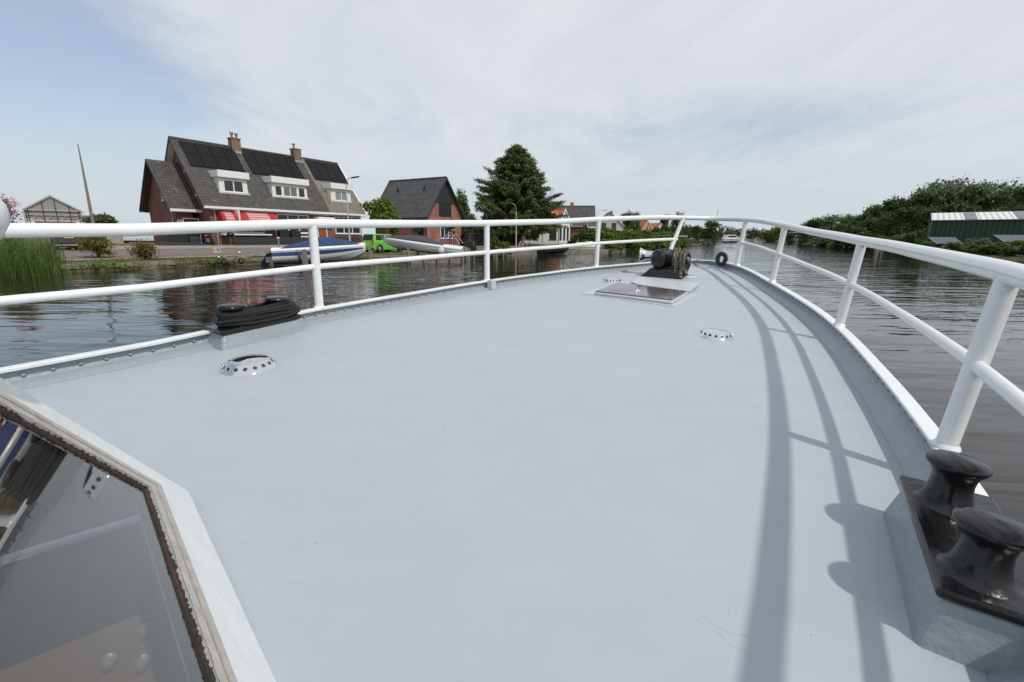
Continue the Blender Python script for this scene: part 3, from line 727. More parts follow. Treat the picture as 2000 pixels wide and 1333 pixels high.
# rest of the cabin: sides, sill down to the deck, dark inside
white = M['white_old']
m_ = MB(); t_ = NW * -.03
B0 = [p - nh * .62 for p in P0]
for i, j in ((0, 3), (1, 2), (3, 2)):
    q = [P0[i] + t_, P0[j] + t_, B0[j] + t_, B0[i] + t_]
    nrm = (q[1] - q[0]).cross(q[2] - q[0]).normalized(); cen_ = (P0[0] + P0[1] + P0[2] + P0[3]) / 4 - nh * .3
    if nrm.dot(cen_ - q[0]) < 0: nrm = -nrm
    m_.prism(q, nrm * .012)
m_.build('cabin_shell', white, cab)
down = Vector((0, 0, -.95))
m_ = MB(); dark = mat('cabin_lining', (.13, .15, .18), .6, var=.1)
f2 = [Vector((p.x, p.y, deckz(p.x, p.y) - .004)) for p in foot]
for i in range(4):
    a, b = f2[i], f2[(i + 1) % 4]; m_.prism([a, b, b + down, a + down], (0, 0, 0.0001))
m_.prism([p + down for p in f2], (0, 0, -.02)); m_.build('cabin_lining', dark, cab)
m_ = MB(); q = [f2[0].lerp(f2[3], .98) , f2[1].lerp(f2[2], .98)]
up_ = Vector((0, 0, .9)); m_.prism([q[0] + Vector((0, 0, -.9)), q[1] + Vector((0, 0, -.9)), q[1] + up_, q[0] + up_], nh * -.01); m_.build('back_wall', dark, cab)
wood = mat('varnished_wood', (.34, .22, .13), .4, col2=(.26, .16, .09), vscale=3)
sh0 = f2[0].lerp(f2[3], .05); sh1 = f2[1].lerp(f2[2], .05)
m_ = MB(); q = [f2[0], f2[1], f2[2], f2[3]]; m_.prism([p + Vector((0, 0, -.26)) for p in q], (0, 0, -.02)); m_.build('wooden_shelf', wood, cab)
for k, (u, v) in enumerate(((.10, .22), (.15, .34), (.20, .25), (.12, .12), (.22, .14))):
    b = f2[0].lerp(f2[1], u).lerp(f2[3].lerp(f2[2], u), v) + Vector((0, 0, -.255))
    MB().lathe([(.001, 0), (.010, .0), (.013, .02), (.014, .035), (.012, .035), (.010, .006)], b, (.3, .1, 1), 14).build('spot_lamp', M['grey_metal'], cab)
# white globe at the cabin corner
gd = Vector(ray(-66, 419)).normalized(); gcen = gd * 1.02 + Vector((0, 0, EYE))
lampo = link(bpy.data.objects.new('deck_lamp', None)); lampo.parent = barge; OFF[lampo] = Vector((0, 0, 0))
MB().lathe([(.66 * a_, .66 * b_) for a_, b_ in ((.001, -.066), (.03, -.060), (.05, -.042), (.062, -.015), (.064, .005), (.060, .028), (.046, .048), (.024, .061), (.001, .064))], gcen, (0.1, 0, 1), 28).build('globe', mat('opal_cover', (.70, .71, .72), .35, coat=.3), lampo)
MB().lathe([(.66 * a_, .66 * b_) for a_, b_ in ((.050, -.052), (.060, -.030), (.063, -.026), (.058, -.024))], gcen, (0.45, 0.1, 1), 24).build('rim', mat('yellowed_rim', (.55, .47, .33), .6), lampo)
MB().tube([gcen + Vector((-.01, 0, -.04)), Vector((gcen.x - .10, gcen.y - .02, gcen.z - .35)), O1 - nh * .05 + Vector((0, 0, -.05))], .018, 10).build('bracket', M['white'], lampo)
# ================================================================ WATER, LAND AND ROAD
def watermat():
    m = mat('canal_water', (.016, .015, .010), .02, spec=.5); nt = m.node_tree; p = nt.nodes['Principled BSDF']; N = nt.nodes.new; L = nt.links.new
    p.inputs['IOR'].default_value = 1.42
    tc = N('ShaderNodeTexCoord')
    def noise(s, sc, d=3, r=.5, dist=0.0, rot=0.0):
        mp = N('ShaderNodeMapping'); mp.inputs['Scale'].default_value = sc; mp.inputs['Rotation'].default_value = (0, 0, rot); L(tc.outputs['Object'], mp.inputs[0])
        n = N('ShaderNodeTexNoise'); n.inputs['Scale'].default_value = s; n.inputs['Detail'].default_value = d; n.inputs['Roughness'].default_value = r; n.inputs['Distortion'].default_value = dist
        L(mp.outputs[0], n.inputs[0]); return n.outputs[0]
    def bump(h, dist, strength, prev=None):
        b = N('ShaderNodeBump'); b.inputs['Distance'].default_value = dist
        if isinstance(strength, (int, float)): b.inputs['Strength'].default_value = strength
        else: L(strength, b.inputs['Strength'])
        L(h, b.inputs['Height'])
        if prev: L(prev, b.inputs['Normal'])
        return b.outputs[0]
    # patches where the wind roughens the surface and calmer ones
    mr = N('ShaderNodeMapRange'); mr.inputs[1].default_value = .40; mr.inputs[2].default_value = .62; mr.inputs[3].default_value = .50; mr.inputs[4].default_value = 1.0
    L(noise(.11, (1, 1.6, 1), 3, .6, .3), mr.inputs[0])
    b = bump(noise(.50, (.45, 1.3, 1), 1, .4, .6, .12), .045, 1.0)
    b = bump(noise(1.35, (.40, 1.35, 1), 2, .45, 1.0, -.10), .034, mr.outputs[0], b)
    b = bump(noise(3.6, (.45, 1.3, 1), 2, .5, .8, .2), .0060, mr.outputs[0], b)
    L(b, p.inputs['Normal'])
    return m
mb = MB(); mb.add([(-2500, -800, 0), (2500, -800, 0), (2500, 3500, 0), (-2500, 3500, 0)], [(0, 1, 2, 3)])
tag(mb.build('canal_water', watermat(), None), 'rippled dark canal water', None, kind='structure')

LB0 = [(-120, -95), (-60, -38), (-30, 8), (-24, 17), (-19.5, 23.6), (-17.2, 27.6), (-8, 37), (2, 47), (15.8, 60.5), (30, 82), (45, 125), (62, 180), (95, 250), (150, 340), (225, 445), (262, 492), (330, 505), (430, 505)]
RB0 = [(75, -120), (58, -40), (50, 10), (47.8, 30), (48, 46), (54, 61.6), (66, 92), (90, 140), (126, 205), (150, 262), (170, 322), (200, 352), (245, 372), (330, 400), (430, 440)]
LB = [(p.x, p.y) for p in catmull([(a, b, 0) for a, b in LB0], 4)]
RB = [(p.x, p.y) for p in catmull([(a, b, 0) for a, b in RB0], 4)]
polyL = LB + [(2200, 800), (2200, 3200), (-2200, 3200), (-2200, -700), (-130, -700)]
polyR = RB + [(2200, 700), (2200, -700), (75, -700)]
def dist_pl(X, Y, P):
    d = np.full(X.shape, 1e9)
    for (ax, ay), (bx, by) in zip(P, P[1:]):
        vx, vy = bx - ax, by - ay; L2 = vx * vx + vy * vy + 1e-12
        t = np.clip(((X - ax) * vx + (Y - ay) * vy) / L2, 0, 1)
        d = np.minimum(d, np.hypot(X - ax - t * vx, Y - ay - t * vy))
    return d
def inpoly(X, Y, P):
    c = np.zeros(X.shape, bool); n = len(P)
    for i in range(n):
        ax, ay = P[i]; bx, by = P[(i + 1) % n]
        if ay == by: continue
        c ^= ((ay > Y) != (by > Y)) & (X < (bx - ax) * (Y - ay) / (by - ay) + ax)
    return c
PO = [-3, -.5, -.05, .05, .4, 2.6, 15, 30, 40, 60, 4000]; PZ = [-1.6, -.6, -.12, .22, .30, .40, .82, .86, .2, -.3, -.3]
def land_z(X, Y):
    X = np.asarray(X, float); Y = np.asarray(Y, float)
    dl = dist_pl(X, Y, LB) * np.where(inpoly(X, Y, polyL), 1, -1)
    dr = dist_pl(X, Y, RB) * np.where(inpoly(X, Y, polyR), 1, -1)
    far = np.clip((Y - 60) / 40, 0, 1)
    zl = np.interp(dl, PO, PZ); zl2 = np.minimum(np.interp(dl, [-3, -.5, -.05, .1, 12, 40], [-1.6, -.6, -.12, .25, .75, .9]), 1)
    zl = zl * (1 - far) + zl2 * far
    zr = np.interp(dr, [-3, -.5, -.05, .1, 6, 40], [-1.6, -.6, -.12, .22, .45, .6])
    return np.maximum(zl, zr)
def gz(x, y): return float(land_z([x], [y])[0])
def ong(px, py, it=40):
    d = ray(px, py); t = 1.2 / -d[2]
    for _ in range(it):
        z = gz(d[0] * t, d[1] * t); t = .5 * t + .5 * (z - EYE) / d[2]
    return Vector((d[0] * t, d[1] * t, EYE + d[2] * t))
def lines(spec):
    out = []
    for a, b, st_ in spec: out += list(np.arange(a, b, st_))
    return np.array(out + [spec[-1][1]])
gx_ = lines([(-2000, -400, 160), (-400, -100, 20), (-100, -45, 4), (-45, 20, .55), (20, 70, 1.1), (70, 200, 4), (200, 500, 15), (500, 2000, 150)])
gy_ = lines([(-600, -60, 60), (-60, 10, 4), (10, 62, .55), (62, 110, 1.4), (110, 240, 5), (240, 600, 12), (600, 3000, 200)])
GX, GY = np.meshgrid(gx_, gy_); GZ = land_z(GX, GY)
nx, ny = len(gx_), len(gy_)
rs = np.random.RandomState(3); GZ = GZ + np.where(GZ > .1, rs.uniform(-.02, .02, GZ.shape), 0)
gv = np.stack([GX.ravel(), GY.ravel(), GZ.ravel()], 1)
def gz(x, y):
    i = min(max(int(np.searchsorted(gx_, x)) - 1, 0), nx - 2); j = min(max(int(np.searchsorted(gy_, y)) - 1, 0), ny - 2)
    u = (x - gx_[i]) / (gx_[i + 1] - gx_[i]); v = (y - gy_[j]) / (gy_[j + 1] - gy_[j])
    return float((GZ[j, i] * (1 - u) + GZ[j, i + 1] * u) * (1 - v) + (GZ[j + 1, i] * (1 - u) + GZ[j + 1, i + 1] * u) * v)
idx = np.arange(nx * ny).reshape(ny, nx)
gf = np.stack([idx[:-1, :-1].ravel(), idx[:-1, 1:].ravel(), idx[1:, 1:].ravel(), idx[1:, :-1].ravel()], 1)
me = bpy.data.meshes.new('ground'); me.from_pydata(gv.tolist(), [], gf.tolist())
me.polygons.foreach_set('use_smooth', [True] * len(me.polygons))
gm = mat('bank_ground', (.075, .085, .030), .95, col2=(.15, .125, .065), vscale=1.3, bump=.8, bscale=9, detail=8)
me.materials.append(gm); go = link(bpy.data.objects.new('ground', me)); tag(go, 'low grassy canal banks', None, kind='structure')

def off_line(P, o):
    out = []
    for i, (x, y) in enumerate(P):
        a = P[max(i - 1, 0)]; b = P[min(i + 1, len(P) - 1)]; tx, ty = b[0] - a[0], b[1] - a[1]; l = math.hypot(tx, ty)
        out.append((x - ty / l * o, y + tx / l * o))
    return out
RL = [p for p in [(q.x, q.y) for q in catmull([(a, b, 0) for a, b in [(-62, -42), (-38, -8), (-27.5, 10.5), (-19.4, 23.4), (-8.2, 37.0), (2, 47), (15, 60), (28, 80), (42, 118)]], 8)]]
def strip(name, o0, o1, m, dz, label, nsub=3):
    vs = []; rows = [off_line(RL, o0 + (o1 - o0) * k / nsub) for k in range(nsub + 1)]
    for i in range(len(RL)):
        for k in range(nsub + 1):
            o = o0 + (o1 - o0) * k / nsub; x, y = rows[k][i]; vs.append((x, y, float(np.interp(o, [0, 2.6, 15, 30], [.30, .40, .82, .86])) + dz))
    w = nsub + 1; fs = [(i * w + k, i * w + k + 1, (i + 1) * w + k + 1, (i + 1) * w + k) for i in range(len(RL) - 1) for k in range(nsub)]
    o = MB().add(vs, fs, True).build(name, m, None); tag(o, label, None, kind='structure'); return o
asph = mat('asphalt', (.155, .150, .140), .9, var=.12, vscale=2.0, bump=.3, bscale=60)
redl = mat('red_asphalt', (.205, .115, .105), .9, var=.12, vscale=2.0, bump=.3, bscale=60)
conc = mat('pale_gravel', (.30, .27, .22), .95, var=.18, vscale=4.0, bump=.5, bscale=40)
pav = brickmat('clinker_paving', (.26, .17, .13), (.34, .24, .18), (.20, .17, .14), 1.0, .22, .11)
pav2 = mat('sandy_pavement', (.33, .28, .22), .9, col2=(.24, .20, .155), vscale=3.0, bump=.4, bscale=30)
strip('road_shoulder', 2.5, 3.7, conc, .035, 'pale gravel strip beside the verge')
strip('cycle_lane', 3.7, 5.3, redl, .045, 'red cycle lane nearest the canal')
strip('road', 5.3, 9.2, asph, .050, 'grey asphalt carriageway', 4)
strip('cycle_lane', 9.2, 10.6, redl, .045, 'red cycle lane on the house side')
strip('pavement', 10.6, 15.6, pav2, .060, 'sandy pavement in front of the houses', 4)
# dashed edge lines of the cycle lanes
mk = mat('road_marking_paint', (.72, .71, .68), .7, var=.12, vscale=14)
for o in (5.30, 9.2):
    m_ = MB(); P = off_line(RL, o - .06); Q = off_line(RL, o + .06); z = float(np.interp(o, [2.6, 15], [.40, .82])) + .056
    for i in range(len(RL) - 1):
        seg = math.dist(P[i], P[i + 1]); n = max(1, int(seg / 3))
        for k in range(n):
            u0, u1 = k / n, (k + .42) / n
            f = lambda a, b, u: (a[0] + (b[0] - a[0]) * u, a[1] + (b[1] - a[1]) * u, z)
            m_.add([f(P[i], P[i + 1], u0), f(P[i], P[i + 1], u1), f(Q[i], Q[i + 1], u1), f(Q[i], Q[i + 1], u0)], [(0, 1, 2, 3)])
    tag(m_.build('road_marking', mk, None), 'white dashed line along a cycle lane', None, kind='structure')

# ================================================================ VEGETATION
def leaves(P, Nrm, size, rng, asp=.55, jitter=.9):
    n = len(P); rnd_ = rng.normal(size=(n, 3)); Nn = Nrm + rnd_ * jitter; Nn /= np.linalg.norm(Nn, axis=1)[:, None] + 1e-9
    a = np.cross(Nn, rng.normal(size=(n, 3))); a /= np.linalg.norm(a, axis=1)[:, None] + 1e-9
    b = np.cross(Nn, a); s = size * rng.uniform(.6, 1.3, n)[:, None]
    V = np.stack([P - a * s, P + b * s * asp, P + a * s, P - b * s * asp], 1).reshape(-1, 3)
    F = np.arange(4 * n).reshape(n, 4); return V, F
def mesh_np(name, V, F, m):
    me = bpy.data.meshes.new(name); me.vertices.add(len(V)); me.vertices.foreach_set('co', V.ravel())
    k = F.shape[1]; me.loops.add(F.size); me.loops.foreach_set('vertex_index', F.ravel().astype(np.int32))
    me.polygons.add(len(F)); me.polygons.foreach_set('loop_start', np.arange(0, F.size, k, dtype=np.int32)); me.polygons.foreach_set('loop_total', np.full(len(F), k, dtype=np.int32))
    me.materials.append(m); me.update(calc_edges=True); me.validate(); return me
def blobs_crown(blobs, nclump, per, leaf, seed, spread=.45, asp=.55, up=.5, shell=.45, squash=1.0):
    rng = np.random.RandomState(seed); B = np.array(blobs, float); w = (B[:, 3] * B[:, 4] * B[:, 5]) ** .67; w /= w.sum()
    which = rng.choice(len(B), nclump, p=w); d = rng.normal(size=(nclump, 3)); d /= np.linalg.norm(d, axis=1)[:, None]
    d[:, 2] = np.where(d[:, 2] < -.55, -d[:, 2] * .5, d[:, 2])
    r = (shell + (1 - shell) * rng.uniform(0, 1, nclump) ** .5) * rng.uniform(.88, 1.12, nclump)
    C = B[which, :3] + d * r[:, None] * B[which, 3:6]
    cs = spread * rng.uniform(.5, 1.4, nclump)
    P = np.repeat(C, per, 0) + rng.normal(size=(nclump * per, 3)) * np.repeat(cs, per)[:, None] * np.array([1, 1, .7 * squash])
    Nn = np.repeat(d, per, 0) * .7 + np.array([0, 0, up])
    return leaves(P, Nn, leaf, rng, asp)
def trunk_mb(h, r, seed, limbs=5, top=.75):
    rn = random.Random(seed); m_ = MB(); pts = [(0, 0, -.3), (rn.uniform(-.02, .02) * h, rn.uniform(-.02, .02) * h, h * .3), (rn.uniform(-.04, .04) * h, rn.uniform(-.04, .04) * h, h * top)]
    P = catmull(pts, 4); m_.tube(P, [r * (1.25 - 1.0 * i / (len(P) - 1)) for i in range(len(P))], 8)
    for k in range(limbs):
        a = rn.uniform(0, 6.28); z0 = h * rn.uniform(.25, .55); L = h * rn.uniform(.2, .36); b = P[min(len(P) - 1, int(z0 / h / top * (len(P) - 1)))]
        e = Vector((b[0] + math.cos(a) * L * .75, b[1] + math.sin(a) * L * .75, z0 + L * .8))
        m_.tube([b, b.lerp(e, .5) + Vector((0, 0, -.04 * h)), e], [r * .5, r * .33, r * .12], 6)
    return m_
def ellip_blobs(h, w, n, seed, zlo=.25, crown=1.0):
    rn = random.Random(seed); out = [(0, 0, h * (.5 + zlo / 2), w * .34, w * .34, h * (1 - zlo) * .44)]
    for k in range(n):
        a = rn.uniform(0, 6.28); q = rn.uniform(.15, 1); z = h * (zlo + (1 - zlo) * rn.uniform(.08, .86)); rad = w * .36 * math.sqrt(max(.05, 1 - (2 * (z / h - zlo) / (1 - zlo) - .9) ** 2 * .8)) * q
        s = rn.uniform(.14, .24) * w; out.append((math.cos(a) * rad, math.sin(a) * rad, z, s, s, s * rn.uniform(.7, 1)))
    return out
LEAF = {
 'dark': leafmat('dark_foliage', [(.032, .052, .012), (.060, .092, .020), (.11, .15, .034)]),
 'mid': leafmat('mid_green_foliage', [(.040, .072, .013), (.075, .125, .022), (.13, .19, .036)]),
 'lime': leafmat('yellow_green_foliage', [(.07, .11, .014), (.13, .19, .026), (.21, .27, .040)]),
 'willow': leafmat('willow_foliage', [(.09, .125, .07), (.15, .19, .11), (.22, .27, .16)]),
 'conifer': leafmat('conifer_foliage', [(.046, .074, .018), (.092, .128, .032), (.18, .21, .060)], trans=.12, patch=.8),
 'reed': leafmat('reed_blades', [(.05, .10, .022), (.085, .155, .032), (.22, .22, .07)], trans=.35, patch=2),
 'grass': leafmat('grass_blades', [(.07, .11, .02), (.15, .17, .04), (.32, .26, .12)], trans=.3, patch=1.2),
 'shrub': leafmat('reddish_shrub_leaves', [(.035, .075, .012), (.09, .135, .022), (.20, .13, .03), (.26, .06, .03)], patch=3),
 'far': leafmat('distant_foliage', [(.030, .050, .024), (.048, .075, .034), (.075, .105, .045)], patch=.05),
}
def plant(name, label, cat, x, y, parts, group=None, rz=0.0, z=None, sc=(1, 1, 1)):
    """parts: list of (part name, mesh)"""
    o = root(name, label, cat, (x, y, gz(x, y) if z is None else z), rz, group); o.scale = sc
    for nm, me in parts:
        c = link(bpy.data.objects.new(nm, me)); c.parent = o
    return o
def trunk_mesh(*a, **k):
    o = trunk_mb(*a, **k).build('trunk', M['bark']); me = o.data; bpy.data.objects.remove(o); return me
def zfor(x, y, py):
    lo, hi = -2, 60
    for _ in range(40):
        m_ = (lo + hi) / 2
        if proj(x, y, m_)[1] > py: lo = m_
        else: hi = m_
    return lo
def crown_me(nm, kind, *a, **k):
    V, F = blobs_crown(*a, **k); return mesh_np(nm, V, F, LEAF[kind])

# prototypes, 10 m tall
PT = {}
def proto(key, kind, w, seed, ncl=240, per=14, leaf=.30, zlo=.2, n=16, spread=.42, tr=True, h=10, up=.5, squash=1.0):
    cm = crown_me('crown', kind, ellip_blobs(h, w, n, seed, zlo), ncl, per, leaf, seed, spread=spread, up=up, squash=squash)
    PT[key] = [('trunk', trunk_mesh(h, h * .018, seed))] * bool(tr) + [('crown', cm)]
proto('oakA', 'dark', 7.5, 11, 380, 13, zlo=-.02, n=22); proto('oakB', 'dark', 8.5, 12, 400, 13, n=26, zlo=-.02); proto('oakC', 'dark', 6.5, 13, 340, 13, n=16, zlo=.0)
proto('ash', 'mid', 7.5, 14, 300, 13); proto('ashB', 'mid', 6.5, 15, 280, 13, n=10)
proto('willow', 'willow', 8.5, 16, 340, 15, leaf=.24, n=22, up=.9, zlo=.05); proto('willowB', 'willow', 7.5, 17, 280, 15, leaf=.24, n=14, up=.9)
proto('weep', 'lime', 9, 18, 260, 18, leaf=.30, n=14, up=.1, squash=1.6, zlo=.05)
proto('bushA', 'mid', 11, 21, 300, 14, leaf=.46, zlo=-.15, tr=False); proto('bushB', 'lime', 12, 22, 300, 14, leaf=.46, zlo=-.15, tr=False)
proto('bushC', 'willow', 12, 23, 300, 15, leaf=.46, zlo=-.15, tr=False); proto('bushD', 'dark', 11, 24, 300, 14, leaf=.46, zlo=-.15, tr=False)
def put(key, px, Y, top, label, cat='tree', name='broadleaf_tree', group=None, wid=1.0, rz=None, seed=[0]):
    seed[0] += 1; x = at(px, Y, 3).x; g = gz(x, Y); zt = zfor(x, Y, top); h = zt - g
    x = at(px, Y, g + h * .6).x; g = gz(x, Y); h = zfor(x, Y, top) - g
    s = h / 10 * .985
    return plant(name, label, cat, x, Y, PT[key], group, (seed[0] * 2.4) % 6.28 if rz is None else rz, z=g, sc=(s * wid, s * wid, s))

# the big conifer beside the red gabled house
def conifer(x, y, H, label):
    rng = np.random.RandomState(7); g = gz(x, y); V_ = []; N_ = []; m_ = MB()
    m_.tube([(0, 0, -.2), (.1, 0, H * .3), (-.05, .1, H * .93)], [.38, .24, .05], 10)
    for (tx, ty, th) in ((.5, .2, .62), (-.55, .3, .55), (.2, -.5, .5)):
        m_.tube([(tx * .3, ty * .3, 0), (tx, ty, H * .25), (tx * 1.3, ty * 1.3, H * th)], [.22, .15, .04], 8)
    nb = 560
    for k in range(nb):
        t = 1 - (rng.uniform() ** 1.5)                      # 0 at the foot, 1 at the tip
        t = rng.uniform(.0, 1) ** .92
        z = H * (.075 + .905 * t); az = rng.uniform(0, 2 * math.pi)
        prof_r = np.interp(t, [0, .12, .35, .6, .82, .93, 1], [4.9, 5.7, 5.2, 3.7, 2.1, 1.2, .35])
        lobe = 1 + .13 * math.sin(3 * az + 1.3 + 5 * t) + .10 * math.sin(5 * az + 9 * t)
        Rr = prof_r * lobe * rng.uniform(.70, 1.08)
        rise = rng.uniform(.08, .62) * Rr
        n = int(10 + Rr * 9); u = rng.uniform(.22, 1, n) ** .7
        bx = np.cos(az) * Rr * u; by = np.sin(az) * Rr * u; bz = z - .10 * Rr + rise * u ** 1.5 - .12 * Rr * u ** 4
        wdt = .34 * (1 - u * .55)[:, None]
        P = np.stack([bx, by, bz], 1)
        for q in range(8):
            V_.append(P + rng.normal(size=P.shape) * wdt * np.array([1, 1, .62])); N_.append(np.tile([math.cos(az) * .3, math.sin(az) * .3, .8], (n, 1)))
        if k % 4 == 0: m_.tube([(0, 0, z - .25 * Rr), (math.cos(az) * Rr * .5, math.sin(az) * Rr * .5, z - .02 * Rr), (math.cos(az) * Rr * .85, math.sin(az) * Rr * .85, z + rise * .7)], [.06, .035, .012], 5)
    P = np.concatenate(V_); Nn = np.concatenate(N_)
    V, F = leaves(P, Nn, .135, rng, .34, .7)
    cm = mesh_np('crown', V, F, LEAF['conifer']); tm = m_.build('trunk', M['bark']); me = tm.data; bpy.data.objects.remove(tm)
    return plant('conifer_tree', label, 'tree', x, y, [('trunk', me), ('crown', cm)], z=g)
cx_ = at(1008, 62, 6).x
cH = zfor(cx_, 62, 284) - gz(cx_, 62)
conifer(cx_, 62, cH, 'huge dark conifer with ragged spreading branches, standing alone above the low houses')

# right bank woodland: every tree its own
rn = random.Random(4)
FR = [  # px, Y, top, kind, width
 (1592, 128, 426, 'oakA', 1.0), (1618, 132, 416, 'willow', 1.05), (1655, 118, 420, 'weep', 1.0), (1668, 128, 414, 'oakC', .8), (1690, 110, 408, 'oakB', 1.0),
 (1712, 116, 400, 'oakA', .9), (1728, 104, 388, 'oakC', .9), (1750, 98, 375, 'oakC', .7), (1775, 100, 384, 'oakB', .8), (1795, 108, 360, 'willow', .8),
 (1815, 96, 372, 'oakA', .9), (1828, 112, 350, 'willowB', .8), (1850, 104, 358, 'oakC', .9), (1868, 116, 341, 'willow', .8), (1885, 100, 362, 'oakB', .8),
 (1905, 112, 349, 'willowB', .8), (1928, 98, 376, 'oakA', .9), (1945, 104, 372, 'oakC', .8), (1966, 114, 347, 'willow', .8), (1985, 100, 362, 'oakB', .9),
 (2005, 110, 356, 'willowB', .9), (2030, 100, 362, 'oakA', .9), (1700, 98, 418, 'oakC', .9), (1730, 92, 412, 'ash', .7), (1762, 90, 404, 'oakB', .7),
 (1790, 88, 400, 'oakA', .7), (1812, 86, 398, 'oakC', .8), (1850, 92, 392, 'oakA', .8), (1890, 92, 396, 'oakB', .8), (1930, 92, 398, 'oakC', .8), (1972, 92, 396, 'oakA', .8),
 (1642, 106, 436, 'oakB', .8), (1672, 100, 430, 'ash', .8), (1610, 116, 440, 'oakC', .9), (1575, 140, 440, 'oakB', .9), (2060, 100, 360, 'oakB', 1)]
kindw = {'oakA': 'dark full-crowned tree', 'oakB': 'dark wide tree', 'oakC': 'dark slim tree', 'willow': 'grey-green willow rising above the darker trees', 'willowB': 'grey-green slender willow rising above the darker trees', 'weep': 'yellow-green weeping willow overhanging the right bank', 'ash': 'mid-green tree low in the wood edge'}
for px, Y, tp, kd, wd in FR:
    put(kd, px, Y, tp, kindw[kd] + (' in the wood on the right bank' if kd != 'weep' else ''), group='trees in the wood on the right bank', wid=wd)
# bushes along the right waterline
for i, (px, Y, tp, kd, wd, lab) in enumerate([
 (1588, 122, 463, 'bushA', 1.0, 'small round green bush at the foot of the wood, farthest along the right bank'), (1618, 112, 455, 'bushC', 2.2, 'wide pale grey-green willow scrub under the dark trees'),
 (1640, 92, 466, 'bushB', 1.5, 'bright green bush overhanging the right waterline'), (1690, 80, 462, 'bushD', 1.4, 'dark bush overhanging the water beside the timber piles'),
 (1785, 78, 450, 'bushD', 1.4, 'brown-green bush at the left end of the green boatshed'), (1905, 56, 462, 'bushC', 1.35, 'pale willow scrub in front of the green boatshed'),
 (1950, 52, 470, 'bushB', 1.5, 'bright green bush in front of the green boatshed'), (1990, 50, 466, 'bushB', 1.3, 'bright green bush nearest the right picture edge'), (1860, 57, 478, 'bushD', 1.2, 'low dark bush under the small solar shed'), (2040, 49, 462, 'bushA', 1.4, 'green bush beyond the boatshed corner'), (1730, 76, 474, 'bushD', 1.4, 'dark low bush beside the moored black barge')]):
    put(kd, px, Y, tp, lab, 'bush', 'bush', 'bushes along the right bank', wd)
rb_i = [i for i in range(len(RB)) if 38 < RB[i][1] < 150 and RB[i][0] > 40]
kk = 0
for i in rb_i:
    a_, b_ = RB[i], RB[min(i + 1, len(RB) - 1)]
    for u_ in ((0, .33, .66) if a_[1] < 100 else (0, .5)):
        kk += 1; x_ = a_[0] + (b_[0] - a_[0]) * u_; y_ = a_[1] + (b_[1] - a_[1]) * u_; rn3 = random.Random(kk); h_ = rn3.uniform(1.0, 2.1) * (1.25 if y_ > 64 else .72); kd = ['bushB', 'bushD', 'bushA', 'bushC', 'bushD'][kk % 5]
        x_ += rn3.uniform(1.0, 2.2); plant('bank_scrub', 'green scrub overhanging the water in the continuous fringe of the right bank', 'bush', x_, y_, PT[kd], 'scrub fringe along the right waterline', rn3.uniform(0, 6), z=gz(x_, y_), sc=(h_ * .15, h_ * .15, h_ * .1))
# the wood's dense lower storey: stands behind the fringe
for k in range(26):
    rn3 = random.Random(100 + k); Y_ = rn3.uniform(84, 108); px_ = 1640 + k * 17
    x_ = at(px_, Y_, 3).x; h_ = rn3.uniform(3.2, 5.5); plant('undergrowth_tree', 'dark low tree filling the shade under the wood on the right bank', 'tree', x_, Y_, PT[['oakA', 'oakC', 'bushD'][k % 3]], 'low trees under the wood on the right bank', rn3.uniform(0, 6), z=gz(x_, Y_) - .3, sc=(h_ * .13, h_ * .13, h_ * .1))
kk = 500
LBn = [(-1, 44), (3, 48), (9, 54), (14, 59), (17.5, 63), (20, 66.5), (22.5, 70.5), (25, 74.5), (28, 79.5), (31, 85), (34, 93)]
for i, (x_, y_) in enumerate([(11.6, 56.4), (13.2, 58.0), (14.7, 59.4), (16.2, 60.6), (18.2, 63.4), (20, 66.2), (21.8, 69), (23.6, 72), (25.6, 75.5), (27.8, 79), (30, 83), (32.5, 89), (35, 96), (38, 104), (41, 113)]):
    for q in range(2):
        kk += 1; rn3 = random.Random(300 + kk); h_ = rn3.uniform(1.5, 2.3) + q * .7; xx = x_ - .3 - q * 2.2 + rn3.uniform(-.3, .3); yy = y_ + .1 + q * 1.4
        plant('bank_scrub', 'leafy scrub in the continuous fringe of the far left bank right of the cottages', 'bush', xx, yy, PT[['bushB', 'bushA', 'bushB'][kk % 3]], 'scrub fringe along the left waterline', rn3.uniform(0, 6), z=max(0, gz(xx, yy)) - .1, sc=(h_ * .15, h_ * .15, h_ * .1))
# willows far along the right bank and the clump beyond
for px, Y, tp, kd, wd, lab in [(1500, 262, 450, 'weep', 1.3, 'yellow-green willow at the far right bend of the canal'), (1518, 255, 443, 'weep', 1.2, 'yellow-green willow second from the far right bend'),
 (1540, 240, 440, 'ash', 1.2, 'green tree behind the dark waterside house'), (1562, 215, 438, 'oakA', 1.2, 'dark tree right behind the dark waterside house'), (1580, 185, 432, 'oakB', 1.1, 'dark tree between the waterside house and the wood'), (1545, 170, 452, 'oakC', .8, 'small dark tree beside the waterside house')]:
    put(kd, px, Y, tp, lab, group='willows and trees far along the right bank', wid=wd)

